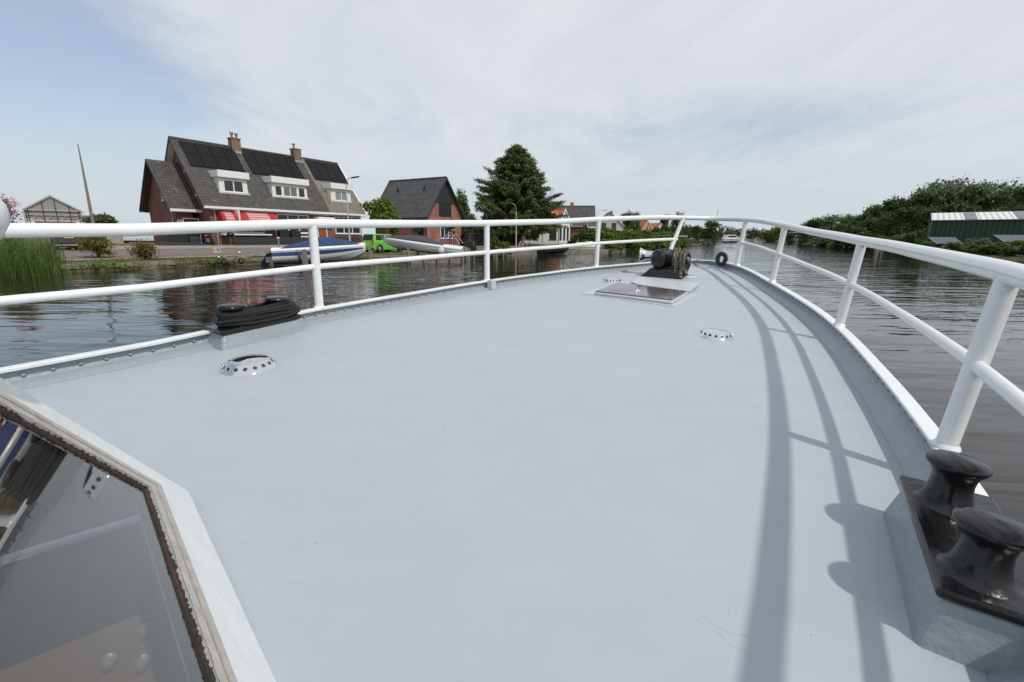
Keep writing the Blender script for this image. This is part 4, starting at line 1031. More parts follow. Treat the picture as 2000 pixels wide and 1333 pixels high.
# far wood that closes the view: nobody could count it
rng = np.random.RandomState(9); bl = []
for k in range(230):
    x = rng.uniform(120, 640); y = 512 + abs(rng.normal()) * 22 + max(0, (x - 330)) * .03; hh = rng.uniform(9, 15)
    bl.append((x, y, hh * .5, rng.uniform(5, 8), rng.uniform(4, 6), hh * .55))
for k in range(70):
    x = rng.uniform(330, 700); y = 470 + (x - 330) * .1 + rng.uniform(0, 30); bl.append((x, y, 6, 7, 5, 8))
bl += [(120 + k * 4.5, 508 + (k % 5) * 3 - (k > 55) * 20, 3.0, 5, 4, 3.6) for k in range(125)]
V, F = blobs_crown(bl, 9000, 6, 1.15, 5, spread=1.2)
tl = link(bpy.data.objects.new('distant_wood', mesh_np('distant_wood', V, F, LEAF['far']))); tag(tl, 'distant wood closing the canal on the horizon', 'wood', kind='stuff')

# left bank trees beyond the houses
LT = [(1322, 150, 412, 'ash', .75, 'mid green tree behind the far red roofs'), (1300, 120, 436, 'ash', 1.1, 'bushy green tree over the far garden, left of the slanting rail post'), (1282, 116, 442, 'ashB', 1.0, 'bushy tree next to the orange roofed cottages'),
 (1225, 150, 408, 'oakC', .8, 'dark tree rising behind the cream gabled house'), (1240, 148, 412, 'willowB', .7, 'pale tree rising just right of the cream gabled house'),
 (1298, 200, 414, 'oakC', .6, 'slim dark treetop peeking over the rail'), (1388, 165, 430, 'oakA', 1.0, 'large rounded dark tree alone beside the marina'),
 (1340, 190, 443, 'oakB', 1.1, 'dark tree left of the large rounded one'), (1358, 200, 440, 'oakB', 1.0, 'dark tree just behind the blue parasol garden'), (1326, 175, 448, 'ash', 1.0, 'green tree over the blue parasol'), (1310, 160, 447, 'bushB', 1.0, 'yellow-green tree by the garden shed'),
 (1428, 300, 452, 'weep', 1.2, 'yellow-green tree behind the white cruisers'), (1410, 320, 456, 'oakB', 1.2, 'dark tree behind the marina'),
 (897, 74, 366, 'ash', .62, 'tall green tree behind the red gabled house'), (912, 78, 405, 'ash', .8, 'lower green tree right behind the red gabled house'), (927, 82, 425, 'ashB', .8, 'green tree between the red gabled house and the conifer')]
for px, Y, tp, kd, wd, lab in LT: put(kd, px, Y, tp, lab, wid=wd)
for k, px in enumerate((1312, 1322, 1328, 1335, 1341, 1347)):
    put('oakC', px, 330, 438 + (k % 2) * 2, 'slender dark poplar in the distant row', name='poplar', group='distant row of poplars', wid=.42)
# left bank bushes
for px, Y, tp, kd, wd, lab in [(1140, 72, 440, 'bushD', .75, 'dark dense bush between the white cottage and the brick house'), (1187, 72, 447, 'bushB', .9, 'green bush at the waterside in front of the cream house'), (1212, 70, 452, 'bushB', 1.1, 'broad yellow-green bush hanging over the bank'),
 (1232, 76, 437, 'bushA', 1.0, 'dense green bush in front of the cream house corner'), (1262, 80, 452, 'bushA', 1.2, 'green bush beside the white arch'), (1285, 84, 462, 'bushB', 1.3, 'low light green bush right on the far bank'), (1243, 78, 425, 'ash', .55, 'slim green tree in front of the cream house corner'),
 (1345, 130, 463, 'bushB', 1.5, 'rounded light green bush by the garden jetty'), (1378, 140, 466, 'bushC', 1.0, 'orange-green bush beside the garden jetty'), (1302, 100, 468, 'bushA', 1.4, 'green bush beside the slanting rail post'), (1165, 68, 462, 'bushA', .8, 'small bush right of the moored white boat'), (965, 47, 462, 'bushA', 1.0, 'green waterside bush in front of the yellow cottage'), (985, 46, 470, 'bushB', 1.2, 'low green bush in front of the conifer'), (925, 44, 477, 'bushA', 1.1, 'low weedy bush right of the lifted motorboat')]:
    put(kd, px, Y, tp, lab, 'bush', 'bush', 'bushes on the left bank', wd)
# garden tree in front of the gable row, pollards, shrubs
def small_tree(px, Y, top, bot, wpx, kind, seed, label, name='garden_tree', ncl=230, per=14, leaf=.13, stem=.07, group=None):
    x = at(px, Y, 3).x; g = gz(x, Y); zt = zfor(x, Y, top); zb = zfor(x, Y, bot); w = wpx * Y / 912
    B = []; rn_ = random.Random(seed); cz = (zt + zb) / 2 - g; hz = (zt - zb) / 2
    for k in range(14):
        a = rn_.uniform(0, 6.28); q = rn_.uniform(.1, .62); B.append((math.cos(a) * w / 2 * q, math.sin(a) * w / 2 * q, cz + rn_.uniform(-.6, .6) * hz, w * .19, w * .19, hz * .36))
    cm = crown_me('crown', kind, B, ncl, per, leaf, seed, spread=.16 * w / 3)
    return plant(name, label, 'tree', x, Y, [('trunk', trunk_mesh(zt - g, stem, seed, 4, .7)), ('crown', cm)], group, z=g)
small_tree(752, 41, 386, 446, 82, 'lime', 31, 'bright green garden tree in front of the dark gabled roof', leaf=.15, ncl=330)
for i, (px, Y, tp, bt, w, lab) in enumerate([(768, 50, 434, 462, 26, 'leftmost ball-shaped pollard tree against the red side wall'), (812, 51, 436, 458, 22, 'middle ball-shaped pollard tree against the red side wall'), (878, 50, 425, 455, 34, 'ball-shaped tree in front of the red gable wall'), (925, 52, 432, 452, 40, 'umbrella-shaped garden tree by the parked dark cars')]):
    small_tree(px, Y, tp, bt, w, 'mid', 40 + i, lab, 'pollard_tree', 90, 12, .10, .06)
small_tree(958, 50, 446, 470, 26, 'dark', 48, 'small dark garden tree in front of the yellow cottage', ncl=90, per=12, leaf=.10)
small_tree(200, 37, 418, 450, 62, 'dark', 49, 'dark shrub tree behind the tall wooden pole', ncl=170, per=12, leaf=.13)
def shrub(px, Y, top, bot, wpx, kind, seed, label, ncl=170, per=12, leaf=.075, name='shrub', cat='shrub', twig=True):
    x = at(px, Y, .6).x; g = gz(x, Y); zt = zfor(x, Y, top); w = wpx * Y / 912; h = zt - g; B = []; rn_ = random.Random(seed)
    for k in range(12):
        a = rn_.uniform(0, 6.28); q = rn_.uniform(0, .75); z = h * rn_.uniform(.15, .88); B.append((math.cos(a) * w / 2 * q, math.sin(a) * w / 2 * q, z, w * .2, w * .2, h * .18))
    cm = crown_me('leaf_mass', kind, B, ncl, per, leaf, seed, spread=.17, asp=.42)
    m_ = MB()
    for k in range(9):
        a = rn_.uniform(0, 6.28); q = rn_.uniform(.2, .9); m_.tube([(0, 0, -.05), (math.cos(a) * w * .2 * q, math.sin(a) * w * .2 * q, h * .5), (math.cos(a) * w * .42 * q, math.sin(a) * w * .42 * q, h * rn_.uniform(.7, .98))], [.02, .013, .005], 5)
    so = m_.build('stems', M['bark']); sm = so.data; bpy.data.objects.remove(so)
    return plant(name, label, cat, x, Y, [('stems', sm), ('leaf_mass', cm)], z=g)
shrub(192, 25.4, 463, 512, 62, 'shrub', 51, 'larger red-tipped shrub at the timber bank edge behind the dark car', ncl=230)
shrub(284, 26.2, 477, 510, 38, 'shrub', 52, 'smaller red-tipped shrub alone on the timber bank edge', ncl=130)
sh = shrub(24, 27, 396, 470, 56, 'mid', 53, 'oleander bush with pink flowers beside the open frame shed', ncl=210, leaf=.09, name='oleander_bush')
V, F = blobs_crown([(0, 0, 2.5, .75, .75, .8)], 90, 9, .055, 54, spread=.12, shell=.8)
fl = link(bpy.data.objects.new('flowers', mesh_np('flowers', V, F, leafmat('pink_petals', [(.55, .10, .22), (.72, .22, .36), (.8, .45, .52)], trans=.3)))); fl.parent = sh

# reeds and grass
def blades(pts, hmin, hmax, w, seed, lean=.25, seg=3):
    rng = np.random.RandomState(seed); n = len(pts); P = np.array(pts, float); az = rng.uniform(0, 6.28, n); H = rng.uniform(hmin, hmax, n); ln = rng.uniform(.0, lean, n) * H; fa = rng.uniform(0, 6.28, n)
    side = np.stack([np.cos(fa), np.sin(fa), np.zeros(n)], 1); d = np.stack([np.cos(az), np.sin(az), np.zeros(n)], 1); V = []
    for k in range(seg + 1):
        t = k / seg; c = P + d * (ln * t ** 2)[:, None] + np.array([0, 0, 1.0]) * (H * (t - .12 * t * t * (ln / H)))[:, None]; ww = w * (1 - t) ** .7 + .001
        V += [c - side * ww, c + side * ww]
    V = np.stack(V, 1); m_ = V.shape[1]; F = []
    base = np.arange(n)[:, None] * m_
    for k in range(seg): F.append(base + np.array([[2 * k, 2 * k + 1, 2 * k + 3, 2 * k + 2]]))
    return V.reshape(-1, 3), np.concatenate(F)
rng = np.random.RandomState(12); pts = []
RX = rng.uniform(-29, -16.0, 30000); RY = rng.uniform(11, 23.5, 30000); RD = dist_pl(RX, RY, LB)
for x, y, dd in zip(RX, RY, RD):
    if len(pts) >= 5200: break
    px, py = proj(x, y, 0)
    if -500 < px < 108 + rng.normal() * 14 and dd < 2.1 + .4 * math.sin(x * 3): pts.append((x, y, max(-.1, gz(x, y))))
V, F = blades(pts, .6, 1.75, .017, 1, .7, 4)
re_ = link(bpy.data.objects.new('reeds', mesh_np('reeds', V, F, LEAF['reed']))); tag(re_, 'thick bed of tall green reeds at the waterline on the left', 'reeds', kind='stuff')
pts = []
LBa = np.array(LB)
while len(pts) < 15000:
    k = rng.randint(6, 40); a, b = LBa[k], LBa[k + 1]; u = rng.uniform(); p = a + (b - a) * u; t = (b - a) / np.linalg.norm(b - a); nrm = np.array([-t[1], t[0]])
    o = rng.uniform(0, 1) ** 1.3 * 2.6; q = p + nrm * o
    if math.sin(q[0] * 1.3) + math.sin(q[1] * 1.7 + q[0]) + rng.normal() * .8 < -.5: continue
    pts.append((q[0], q[1], gz(q[0], q[1]) - .01))
V, F = blades(pts, .06, .26, .009, 2, .9, 2)
gr = link(bpy.data.objects.new('grass', mesh_np('grass', V, F, LEAF['grass']))); tag(gr, 'rough verge grass along the left bank', 'grass', kind='stuff')
# water weeds and small plants hanging over the left bank edge
pts = []; nn_ = []
for k in range(520):
    i = rng.randint(12, 30); a, b = LBa[i], LBa[i + 1]; p = a + (b - a) * rng.uniform(); t = (b - a) / np.linalg.norm(b - a); nrm = np.array([-t[1], t[0]]); o = rng.uniform(-.25, .5)
    if math.sin(p[0] * 2.1) + rng.normal() * .6 < 0: continue
    for q in range(26): pts.append((p[0] + nrm[0] * o + rng.normal() * .14, p[1] + nrm[1] * o + rng.normal() * .14, .12 + abs(rng.normal()) * .16))
P = np.array(pts); V, F = leaves(P, np.tile([0, 0, .6], (len(P), 1)), .055, rng)
wd_ = link(bpy.data.objects.new('bank_weeds', mesh_np('bank_weeds', V, F, LEAF['lime']))); tag(wd_, 'leafy weeds overhanging the left bank edge', 'weeds', kind='stuff')
# ================================================================ BUILDINGS
WH = M['white_old']
wallR = brickmat('brown_red_brick', (.175, .055, .042), (.25, .085, .062), (.17, .14, .12))
wallO = brickmat('orange_brick', (.33, .10, .068), (.41, .145, .10), (.26, .19, .15))
tileG = tilemat('grey_pantiles', (.046, .042, .038), (.088, .082, .074), 'x', .32, .26, (.20, .17, .10))
tileB = tilemat('brown_grey_pantiles', (.13, .112, .09), (.24, .21, .17), 'x', .32, .24, (.22, .18, .09))
tileGy = tilemat('dark_grey_pantiles', (.045, .045, .047), (.092, .090, .088), 'y', .34, .26, (.16, .15, .12))
tileOy = tilemat('orange_pantiles', (.50, .125, .055), (.62, .20, .09), 'x', .32, .26)
tileO2 = tilemat('orange_pantiles_second', (.46, .12, .06), (.58, .19, .10), 'y', .32, .26)
stucco = mat('white_stucco', (.74, .74, .71), .85, var=.05, vscale=2)
cream = mat('cream_render', (.52, .50, .44), .9, var=.08, vscale=2)
blackpv = mat('solar_cells', (.006, .006, .008), .5, spec=.2)
zinc = mat('zinc', (.40, .41, .42), .5, metal=.4, var=.12, vscale=5)
redaw = mat('red_canvas', (.42, .03, .035), .8, var=.1, vscale=4); pinkaw = mat('faded_red_canvas', (.62, .30, .30), .8, var=.12, vscale=4)
def house_root(name, label, px, Y, ze, ang, cat='house', group=None):
    o = at(px, Y, ze); g = gz(o.x, o.y); g = max(g, -.4)
    r = root(name, label, cat, (o.x, o.y, g), R(90 - ang), group, local=True); return r
def gable_body(r, e0, e1, c0, c1, ze, zr, axis, wall, roofm, oh=.35, og=.4, zb=-1.0, verge=WH, ridge=True, th=.16, gut=True, roofname='roof'):
    """e: along the ridge, c: across it. ze / zr are the heights of the roof's edge and ridge."""
    mp = (lambda e, c, z: (e, c, z)) if axis == 'x' else (lambda e, c, z: (c, e, z))
    cm_ = (c0 + c1) / 2; k = (zr - ze) / (cm_ - c0)
    w0, w1 = c0 + oh, c1 - oh; zw = ze + k * oh - .12
    pts = [mp(e0 + og, w0, zb), mp(e0 + og, w1, zb), mp(e0 + og, w1, zw), mp(e0 + og, cm_, zr - .16), mp(e0 + og, w0, zw)]
    v = Vector(mp(e1 - og, 0, 0)) - Vector(mp(e0 + og, 0, 0))
    MB().prism(pts, v).build('wall', wall, r)
    rf = MB()
    for a, b in ((c0, cm_), (c1, cm_)):
        q = [mp(e0, a, ze), mp(e0, b, zr), mp(e1, b, zr), mp(e1, a, ze)]
        rf.prism(q, (0, 0, -th))
    ro = rf.build(roofname, roofm, r)
    if ridge: MB().tube([mp(e0, cm_, zr - .01), mp(e1, cm_, zr - .01)], .11, 8).build('ridge_tiles', roofm, ro)
    if verge:
        m_ = MB()
        for e in (e0, e1):
            s_ = -1 if e == e0 else 1
            for a in (c0, c1):
                x0 = e + s_ * .012; x1 = e + s_ * .05
                q = [mp(x0, a, ze + .05), mp(x0, cm_, zr + .06), mp(x0, cm_, zr - .24), mp(x0, a, ze - .22)]
                m_.prism(q, Vector(mp(x1 - x0, 0, 0)))
        m_.build('verge_board', verge, ro)
    if gut:
        for a, s_ in ((c0, -1), (c1, 1)):
            m_ = MB(); p0, p1 = Vector(mp(e0 + .02, a + s_ * .06, ze - .10)), Vector(mp(e1 - .02, a + s_ * .06, ze - .10)); m_.bar(p0, p1, .12, .20); m_.build('gutter', verge or WH, r)
    return ro
def opening(r, org, du, u0, u1, z0, z1, frame=WH, cols=2, fw=.07, kind='window', pane=None, out=.04, bars=None, sill=True, panel=None):
    """a window or door on an upright plane: org = point (x,y), du = direction, the outside on du's right-hand side"""
    ox, oy = org; dx, dy = du; nx_, ny_ = dy, -dx
    P = lambda u, z, o=0.0: (ox + dx * u + nx_ * o, oy + dy * u + ny_ * o, z)
    fr = MB()
    def bx(a0, a1, b0, b1, o0, o1): fr.prism([P(a0, b0, o0), P(a1, b0, o0), P(a1, b1, o0), P(a0, b1, o0)], Vector(P(0, 0, o1)) - Vector(P(0, 0, o0)))
    bx(u0, u0 + fw, z0, z1, -.03, out); bx(u1 - fw, u1, z0, z1, -.03, out); bx(u0 + fw, u1 - fw, z1 - fw, z1, -.03, out); bx(u0 + fw, u1 - fw, z0, z0 + fw, -.03, out)
    for k in range(1, cols):
        u = u0 + (u1 - u0) * k / cols; bx(u - fw * .5, u + fw * .5, z0 + fw, z1 - fw, -.03, out - .004)
    for z in (bars or []): bx(u0 + fw, u1 - fw, z - fw * .45, z + fw * .45, -.03, out - .008)
    if sill: bx(u0 - .05, u1 + .05, z0 - .05, z0 - .003, -.03, out + .05)
    f = fr.build(kind, frame, r)
    pm = MB(); pm.prism([P(u0 + fw * .6, z0 + fw * .6, .004), P(u1 - fw * .6, z0 + fw * .6, .004), P(u1 - fw * .6, z1 - fw * .6, .004), P(u0 + fw * .6, z1 - fw * .6, .004)], Vector(P(0, 0, .010)) - Vector(P(0, 0, 0)))
    pm.build('pane' if kind == 'window' else 'leaf', pane or M['pane'], f); return f
blind = glassmat('glass_over_pale_blind', (.22, .27, .24)); curtain = glassmat('glass_over_curtain', (.16, .16, .15))
# ---- brick terrace with the solar roofs
T = house_root('brick_terrace', 'long dark-brick terrace with solar panels, three white dormers and a red awning', 397, 40, 4.15, 33)
ro = gable_body(T, 0, 17.1, 0, 9.0, 4.15, 10.0, 'x', wallR, tileG, oh=.4, og=.55, zb=-.5, verge=None)
m_ = MB(); m_.prism([(-.05, 0, 4.20), (-.05, 4.5, 10.06), (-.05, 4.5, 9.78), (-.05, 0, 3.94)], (.035, 0, 0)); m_.prism([(-.05, 9.0, 4.20), (-.05, 4.5, 10.06), (-.05, 4.5, 9.78), (-.05, 9.0, 3.94)], (.035, 0, 0)); m_.build('verge_board', M['anthracite'], ro)
m_ = MB(); m_.prism([(17.115, 0, 4.20), (17.115, 4.5, 10.12), (17.115, 4.5, 9.74), (17.115, 0, 3.90)], (.06, 0, 0)); m_.prism([(17.0, 0, 4.23), (17.0, 4.5, 10.13), (17.0, 4.5, 10.07), (17.0, 0, 4.16)], (.16, 0, 0)); m_.build('verge_board', WH, ro)
for e_, n_ in ((.012, 'left'), (16.6, 'right')):
    m_ = MB(); m_.prism([(e_, .4, 4.50), (e_, 4.5, 9.82), (e_, 4.5, 9.79), (e_, .4, 4.47)], (.5, 0, 0)); m_.prism([(e_, 8.6, 4.50), (e_, 4.5, 9.82), (e_, 4.5, 9.79), (e_, 8.6, 4.47)], (.5, 0, 0)); m_.build('verge_soffit', WH, ro)
k_ = 5.85 / 4.5
zs = lambda v: 4.15 + k_ * v
# paler brown tiles on the right-hand third
q = [(12.35, -.003, zs(0) + .02), (12.35, 4.46, zs(4.46) + .02), (17.08, 4.46, zs(4.46) + .02), (17.08, -.003, zs(0) + .02)]
o_ = MB().prism(q, (0, 0, -.012)).build('brown_roof', tileB, T, label='paler brown tiled roof section at the right end')
MB().prism([(.62, .0, zs(0) - .30), (17.0, .0, zs(0) - .30), (17.0, .40, zs(0) - .30), (.62, .40, zs(0) - .30)], (0, 0, .04)).build('soffit', WH, T)
def panel_grid(u0, u1, v0, v1, nu, nv, gap=.03):
    for a in range(nu):
        for b in range(nv):
            ua = u0 + (u1 - u0) * a / nu + gap; ub = u0 + (u1 - u0) * (a + 1) / nu - gap; va = v0 + (v1 - v0) * b / nv + gap * .6; vb = v0 + (v1 - v0) * (b + 1) / nv - gap * .6
            MB().prism([(ua, va, zs(va) + .16), (ub, va, zs(va) + .16), (ub, vb, zs(vb) + .16), (ua, vb, zs(vb) + .16)], (0, 0, -.05)).build('solar_panel', blackpv, ro)
panel_grid(.55, 5.25, 2.55, 4.25, 4, 2); panel_grid(5.85, 11.4, 2.5, 4.3, 5, 2); panel_grid(12.65, 16.9, 2.6, 4.3, 4, 1)
for u, seed in ((5.5, 1), (11.85, 2)):
    ch = MB().box(u - .42, u + .42, 4.15, 4.85, 9.2, 10.75).build('chimney', brickmat('chimney_brick', (.22, .11, .07), (.30, .16, .10), (.2, .16, .13)), ro, bevel=.02)
    MB().box(u - .50, u + .50, 4.07, 4.93, 9.45, 9.62).build('lead_flashing', zinc, ch); MB().box(u - .48, u + .48, 4.09, 4.91, 10.75, 10.83).build('coping', M['galv'], ch)
    m_ = MB(); m_.lathe([(.10, 0), (.10, .35), (.17, .38), (.17, .52), (.001, .58)], (u - .18, 4.5, 10.83), (0, 0, 1), 12)
    if seed == 1: m_.lathe([(.09, 0), (.09, .28), (.15, .30), (.16, .50), (.001, .55)], (u + .25, 4.5, 10.83), (0, 0, 1), 12)
    m_.build('flue_cowl', M['galv'], ch)
def dormer(u0, u1, cols, glass, narrow=False):
    y0, zb, zt, zc = 1.02, 5.42, 6.72, 7.28; yb = (zt - 4.15) / k_ + .2
    d = MB(); d.prism([(u0, y0, zb - .15), (u0, y0, zt), (u0, yb + .1, zt), (u0, y0 + .0, zb - .16)], (u1 - u0, 0, 0))
    d.v = []; d.f = []; d.sm = []; d.mi = []
    d.prism([(u0, y0, zb - .2), (u0, y0, zt + .1), (u0, yb + .25, zt + .1)], (u1 - u0, 0, 0)); dm = d.build('dormer', WH, T)
    f = MB(); f.box(u0 - .14, u1 + .14, y0 - .30, 2.62, zt, zc); f.build('dormer_fascia', WH, dm, bevel=.02)
    MB().box(u0 - .10, u1 + .10, y0 - .26, 2.58, zc + .003, zc + .04).build('dormer_roof', zinc, dm)
    # lead sloped flashing at the cheeks
    fl = MB()
    for u in (u0 - .10, u1 + .02): fl.prism([(u, .95, zs(.75) + .035), (u + .12, .75, zs(.75) + .035), (u + .12, 2.3, zs(2.3) + .035), (u, 2.3, zs(2.3) + .035)], (0, 0, -.02))
    fl.prism([(u0 - .10, .90, zs(.90) + .04), (u1 + .10, .90, zs(.90) + .04), (u1 + .10, 1.0, zs(1.0) + .06), (u0 - .10, 1.0, zs(1.0) + .06)], (0, 0, -.02)); fl.build('flashing', zinc, dm)
    return y0, zb, zt
y0, zb, zt = dormer(1.95, 4.40, 2, None)
opening(T, (0, y0), (1, 0), 2.30, 4.05, 5.50, 6.55, WH, 2, .09)
y0, zb, zt = dormer(6.75, 10.45, 4, None)
for a, b, c in ((7.0, 7.75, 1), (7.85, 9.35, 2), (9.45, 10.2, 1)): opening(T, (0, y0), (1, 0), a, b, 5.50, 6.5, WH, c, .08, pane=curtain if c == 2 else None)
y0, zb, zt = dormer(13.3, 15.85, 2, None)
opening(T, (0, y0), (1, 0), 13.75, 15.45, 5.50, 6.55, WH, 2, .09, pane=blind)
F0 = (0, .4)
opening(T, F0, (1, 0), 6.55, 9.95, 1.95, 3.78, WH, 3, .10, bars=[2.95], pane=M['pane'])
opening(T, F0, (1, 0), 13.05, 16.4, 1.95, 3.78, WH, 3, .10, bars=[3.15], pane=M['pane'])
opening(T, F0, (1, 0), 1.35, 5.2, 1.90, 3.5, WH, 3, .10)
doorm = mat('orange_brown_door', (.30, .085, .03), .45, var=.15, vscale=5)
opening(T, F0, (1, 0), 10.85, 12.0, .86, 3.05, WH, 1, .10, 'door', pane=doorm, sill=False)
MB().box(10.5, 12.45, -.45, .40, 3.36, 3.62).build('door_canopy', WH, T, bevel=.02)
# side wall towards the pole: door, small windows, drain pipe
GW = (.55, 9)    # the gable wall runs from the back to the front
opening(T, (.55, 0), (0, -1), -2.15, -1.05, .86, 3.0, M['anthracite'], 1, .08, 'door', pane=M['black'], sill=False)
opening(T, (.55, 0), (0, -1), -3.85, -3.35, 7.15, 8.0, WH, 1, .08); opening(T, (.55, 0), (0, -1), -2.3, -1.7, 5.1, 6.0, WH, 1, .08)
MB().box(.535, .54, 1.15, 1.65, 2.0, 2.45).build('notice', mat('orange_notice', (.75, .22, .10), .6), T)
MB().tube([(.95, .30, 4.0), (.95, .32, .8)], .05, 8).build('downpipe', zinc, T)
# annex with its own ridge
ra = MB(); ax0, ax1, c0, c1, ze_, zr_ = -1.85, .56, 1.7, 7.9, 3.87, 8.0
gable_body(T, ax0, ax1 - .004, c0, c1, ze_, zr_, 'x', wallR, tileG, oh=.5, og=.55, zb=-.5, verge=None, ridge=False, roofname='annex_roof')
MB().box(ax0, ax1, c0 - .07, c0 + .02, ze_ - .26, ze_ - .02).build('annex_gutter', WH, T)
m_ = MB(); cm_ = (c0 + c1) / 2
for a in (c0, c1): m_.prism([(ax0 - .04, a, ze_ + .03), (ax0 - .04, cm_, zr_ + .03), (ax0 - .04, cm_, zr_ - .20), (ax0 - .04, a, ze_ - .18)], (.03, 0, 0))
m_.build('annex_verge', M['anthracite'], T)
opening(T, (-1.30, 0), (0, -1), -4.3, -3.95, 4.6, 5.4, WH, 1, .07); opening(T, (-1.30, 0), (0, -1), -2.95, -2.7, 2.25, 2.9, WH, 1, .06)
MB().tube([(-1.36, 2.65, 4.4), (-1.36, 2.65, 1.5)], .05, 8).build('downpipe', zinc, T)
opening(T, (0, c0 + .5), (1, 0), -.85, .45, .86, 3.15, WH, 1, .09, 'door', pane=M['black'], sill=False)
opening(T, (0, c0 + .5), (1, 0), -1.22, -.95, 2.0, 3.0, WH, 1, .06)
# barrel awnings over the left-hand front window
def awning(u0, u1, y1, z0, z1, dep):
    n = 7; m_ = MB(); prof = [(y1 - dep * math.sin(R(a)), z0 + (z1 - z0) * math.cos(R(a))) for a in [90 * k / n for k in range(n + 1)]]
    prof = [(y1 - dep * math.sin(R(90 * k / n)), z0 + (z1 - z0) * math.cos(R(90 * k / n))) for k in range(n + 1)]
    ns = 5; w = (u1 - u0)
    vs = []
    edges = [u0, u0 + w * .22, u0 + w * .78, u1]
    for j in range(n + 1):
        for e in edges: vs.append((e, prof[j][0], prof[j][1]))
    fs = []; mi = []
    mm = MB()
    for j in range(n):
        for e in range(3): mm.add([vs[j * 4 + e], vs[j * 4 + e + 1], vs[(j + 1) * 4 + e + 1], vs[(j + 1) * 4 + e]], [(0, 1, 2, 3)], False, 1 if e == 1 else 0)
    for u in (u0, u1):
        pts = [(u, y, z) for y, z in prof] + [(u, y1, z0)]; mm.add(pts, [tuple(range(len(pts)))], False, 0)
    aw = mm.build('awning', [redaw, pinkaw], T, auto=False)
    rb = MB()
    for j in range(n + 1):
        rb.bar((u0, prof[j][0] - .006, prof[j][1] + .006), (u1, prof[j][0] - .006, prof[j][1] + .006), .03, .02)
    rb.build('awning_ribs', redaw, aw)
awning(1.2, 2.45, .38, 2.55, 3.78, 1.0); awning(2.65, 6.15, .38, 2.55, 3.80, 1.1)
MB().box(2.50, 2.62, -.6, .36, 2.5, 3.9).build('awning_post', WH, T)
MB().box(1.2, 5.5, -.35, .38, 1.72, 1.84).build('stone_sill', WH, T, bevel=.01)

# things in front of the terrace (their own frames share the terrace's direction)
def tloc(u, v): 
    c = T.location; A_ = (math.sin(R(33)), math.cos(R(33))); return Vector((c.x + A_[0] * u - A_[1] * v, c.y + A_[1] * u + A_[0] * v, 0))
def troot(name, label, cat, u, v, group=None, ang=33):
    p = tloc(u, v); return root(name, label, cat, (p.x, p.y, gz(p.x, p.y)), R(90 - ang), group)
def local(r): OFF[r] = Vector((0, 0, 0)); return r
f = local(troot('board_fence', 'low dark horizontal board fence in front of the brick terrace', 'fence', 1.55, -1.4))
m_ = MB()
for k in range(4): m_.box(0, 8.2, -.02, .02, .04 + k * .19, .20 + k * .19)
m_.build('boards', M['anthracite'], f)
for k in range(6): MB().box(-.06 + k * 1.62, .06 + k * 1.62, .022, .12, -.1, .86 if k in (0, 3) else .80).build('post', M['anthracite'], f)
f = local(troot('board_fence', 'dark fence continuing right of the planters to the lamp post', 'fence', 10.6, -1.3)); m_ = MB()
for k in range(4): m_.box(0, 5.2, -.02, .02, .04 + k * .19, .20 + k * .19)
m_.build('boards', M['anthracite'], f)
for k in range(4): MB().box(-.05 + k * 1.7, .05 + k * 1.7, .022, .10, -.1, .84).build('post', M['anthracite'], f)
for i, (u, lab) in enumerate(((6.05, 'tall black square planter, left one of the pair by the fence'), (7.25, 'tall black square planter, right one of the pair by the fence'))):
    p = local(troot('tall_planter', lab, 'planter', u, -.75, 'pair of tall black planters')); MB().box(0, .95, 0, .5, 0, 1.35).build('tub', M['black'], p, bevel=.02)
    V, F = blobs_crown([(.48, .25, 1.42, .42, .22, .14)], 26, 9, .07, 60 + i, spread=.07); c = link(bpy.data.objects.new('plants', mesh_np('plants', V, F, LEAF['dark']))); c.parent = p
p = local(troot('garden_bench', 'white slatted garden bench behind the dark fence', 'bench', 8.5, -.55)); m_ = MB()
for k in range(3): m_.box(0, 1.3, k * .13, k * .13 + .09, .45, .48)
for k in range(2): m_.box(0, 1.3, .42, .45, .60 + k * .16, .70 + k * .16)
m_.build('seat', WH, p)
for a in (.05, 1.2):
    for b in (.02, .38): MB().box(a, a + .05, b, b + .05, 0, .449 if b < .2 else .86).build('leg', WH, p)
p = local(troot('parasol_base_grill', 'round dark kettle barbecue at the left end of the fence', 'barbecue', 1.55, -.7)); MB().lathe([(.001, .72), (.22, .78), (.30, .95), (.30, .97), (.24, 1.12), (.001, 1.2)], (0, 0, 0), (0, 0, 1), 18).build('bowl', M['black_gloss'], p)
p.name = 'kettle_barbecue'
for a in (0, 2.1, 4.2): MB().tube([(math.cos(a) * .12, math.sin(a) * .12, .80), (math.cos(a) * .28, math.sin(a) * .28, 0)], .015, 6).build('leg', M['galv'], p)
p = local(troot('dining_table', 'dark outdoor table behind the fence under the awning', 'table', 3.3, -.55)); MB().box(0, 1.7, -.1, .75, .86, .91).build('top', M['anthracite'], p)
for a in (.05, 1.57):
    for b in (-.05, .62): MB().box(a, a + .08, b, b + .08, 0, .86).build('leg', M['anthracite'], p)
for i, (u, lab) in enumerate(((2.6, 'dark garden chair left of the outdoor table'), (5.1, 'dark garden chair right of the outdoor table'))):
    p = local(troot('garden_chair', lab, 'chair', u, -.5, 'garden chairs by the terrace')); MB().box(0, .5, 0, .5, .42, .47).build('seat', M['black'], p); MB().box(0, .5, .45, .5, .471, 1.05).build('backrest', M['black'], p)
    for a in (0, .45):
        for b in (0, .44): MB().box(a, a + .05, b, b + .05, 0, .419).build('leg', M['black'], p)
p = local(troot('motorcycle', 'red and black motorcycle parked by the annex door', 'motorcycle', -.1, .55, ang=120))
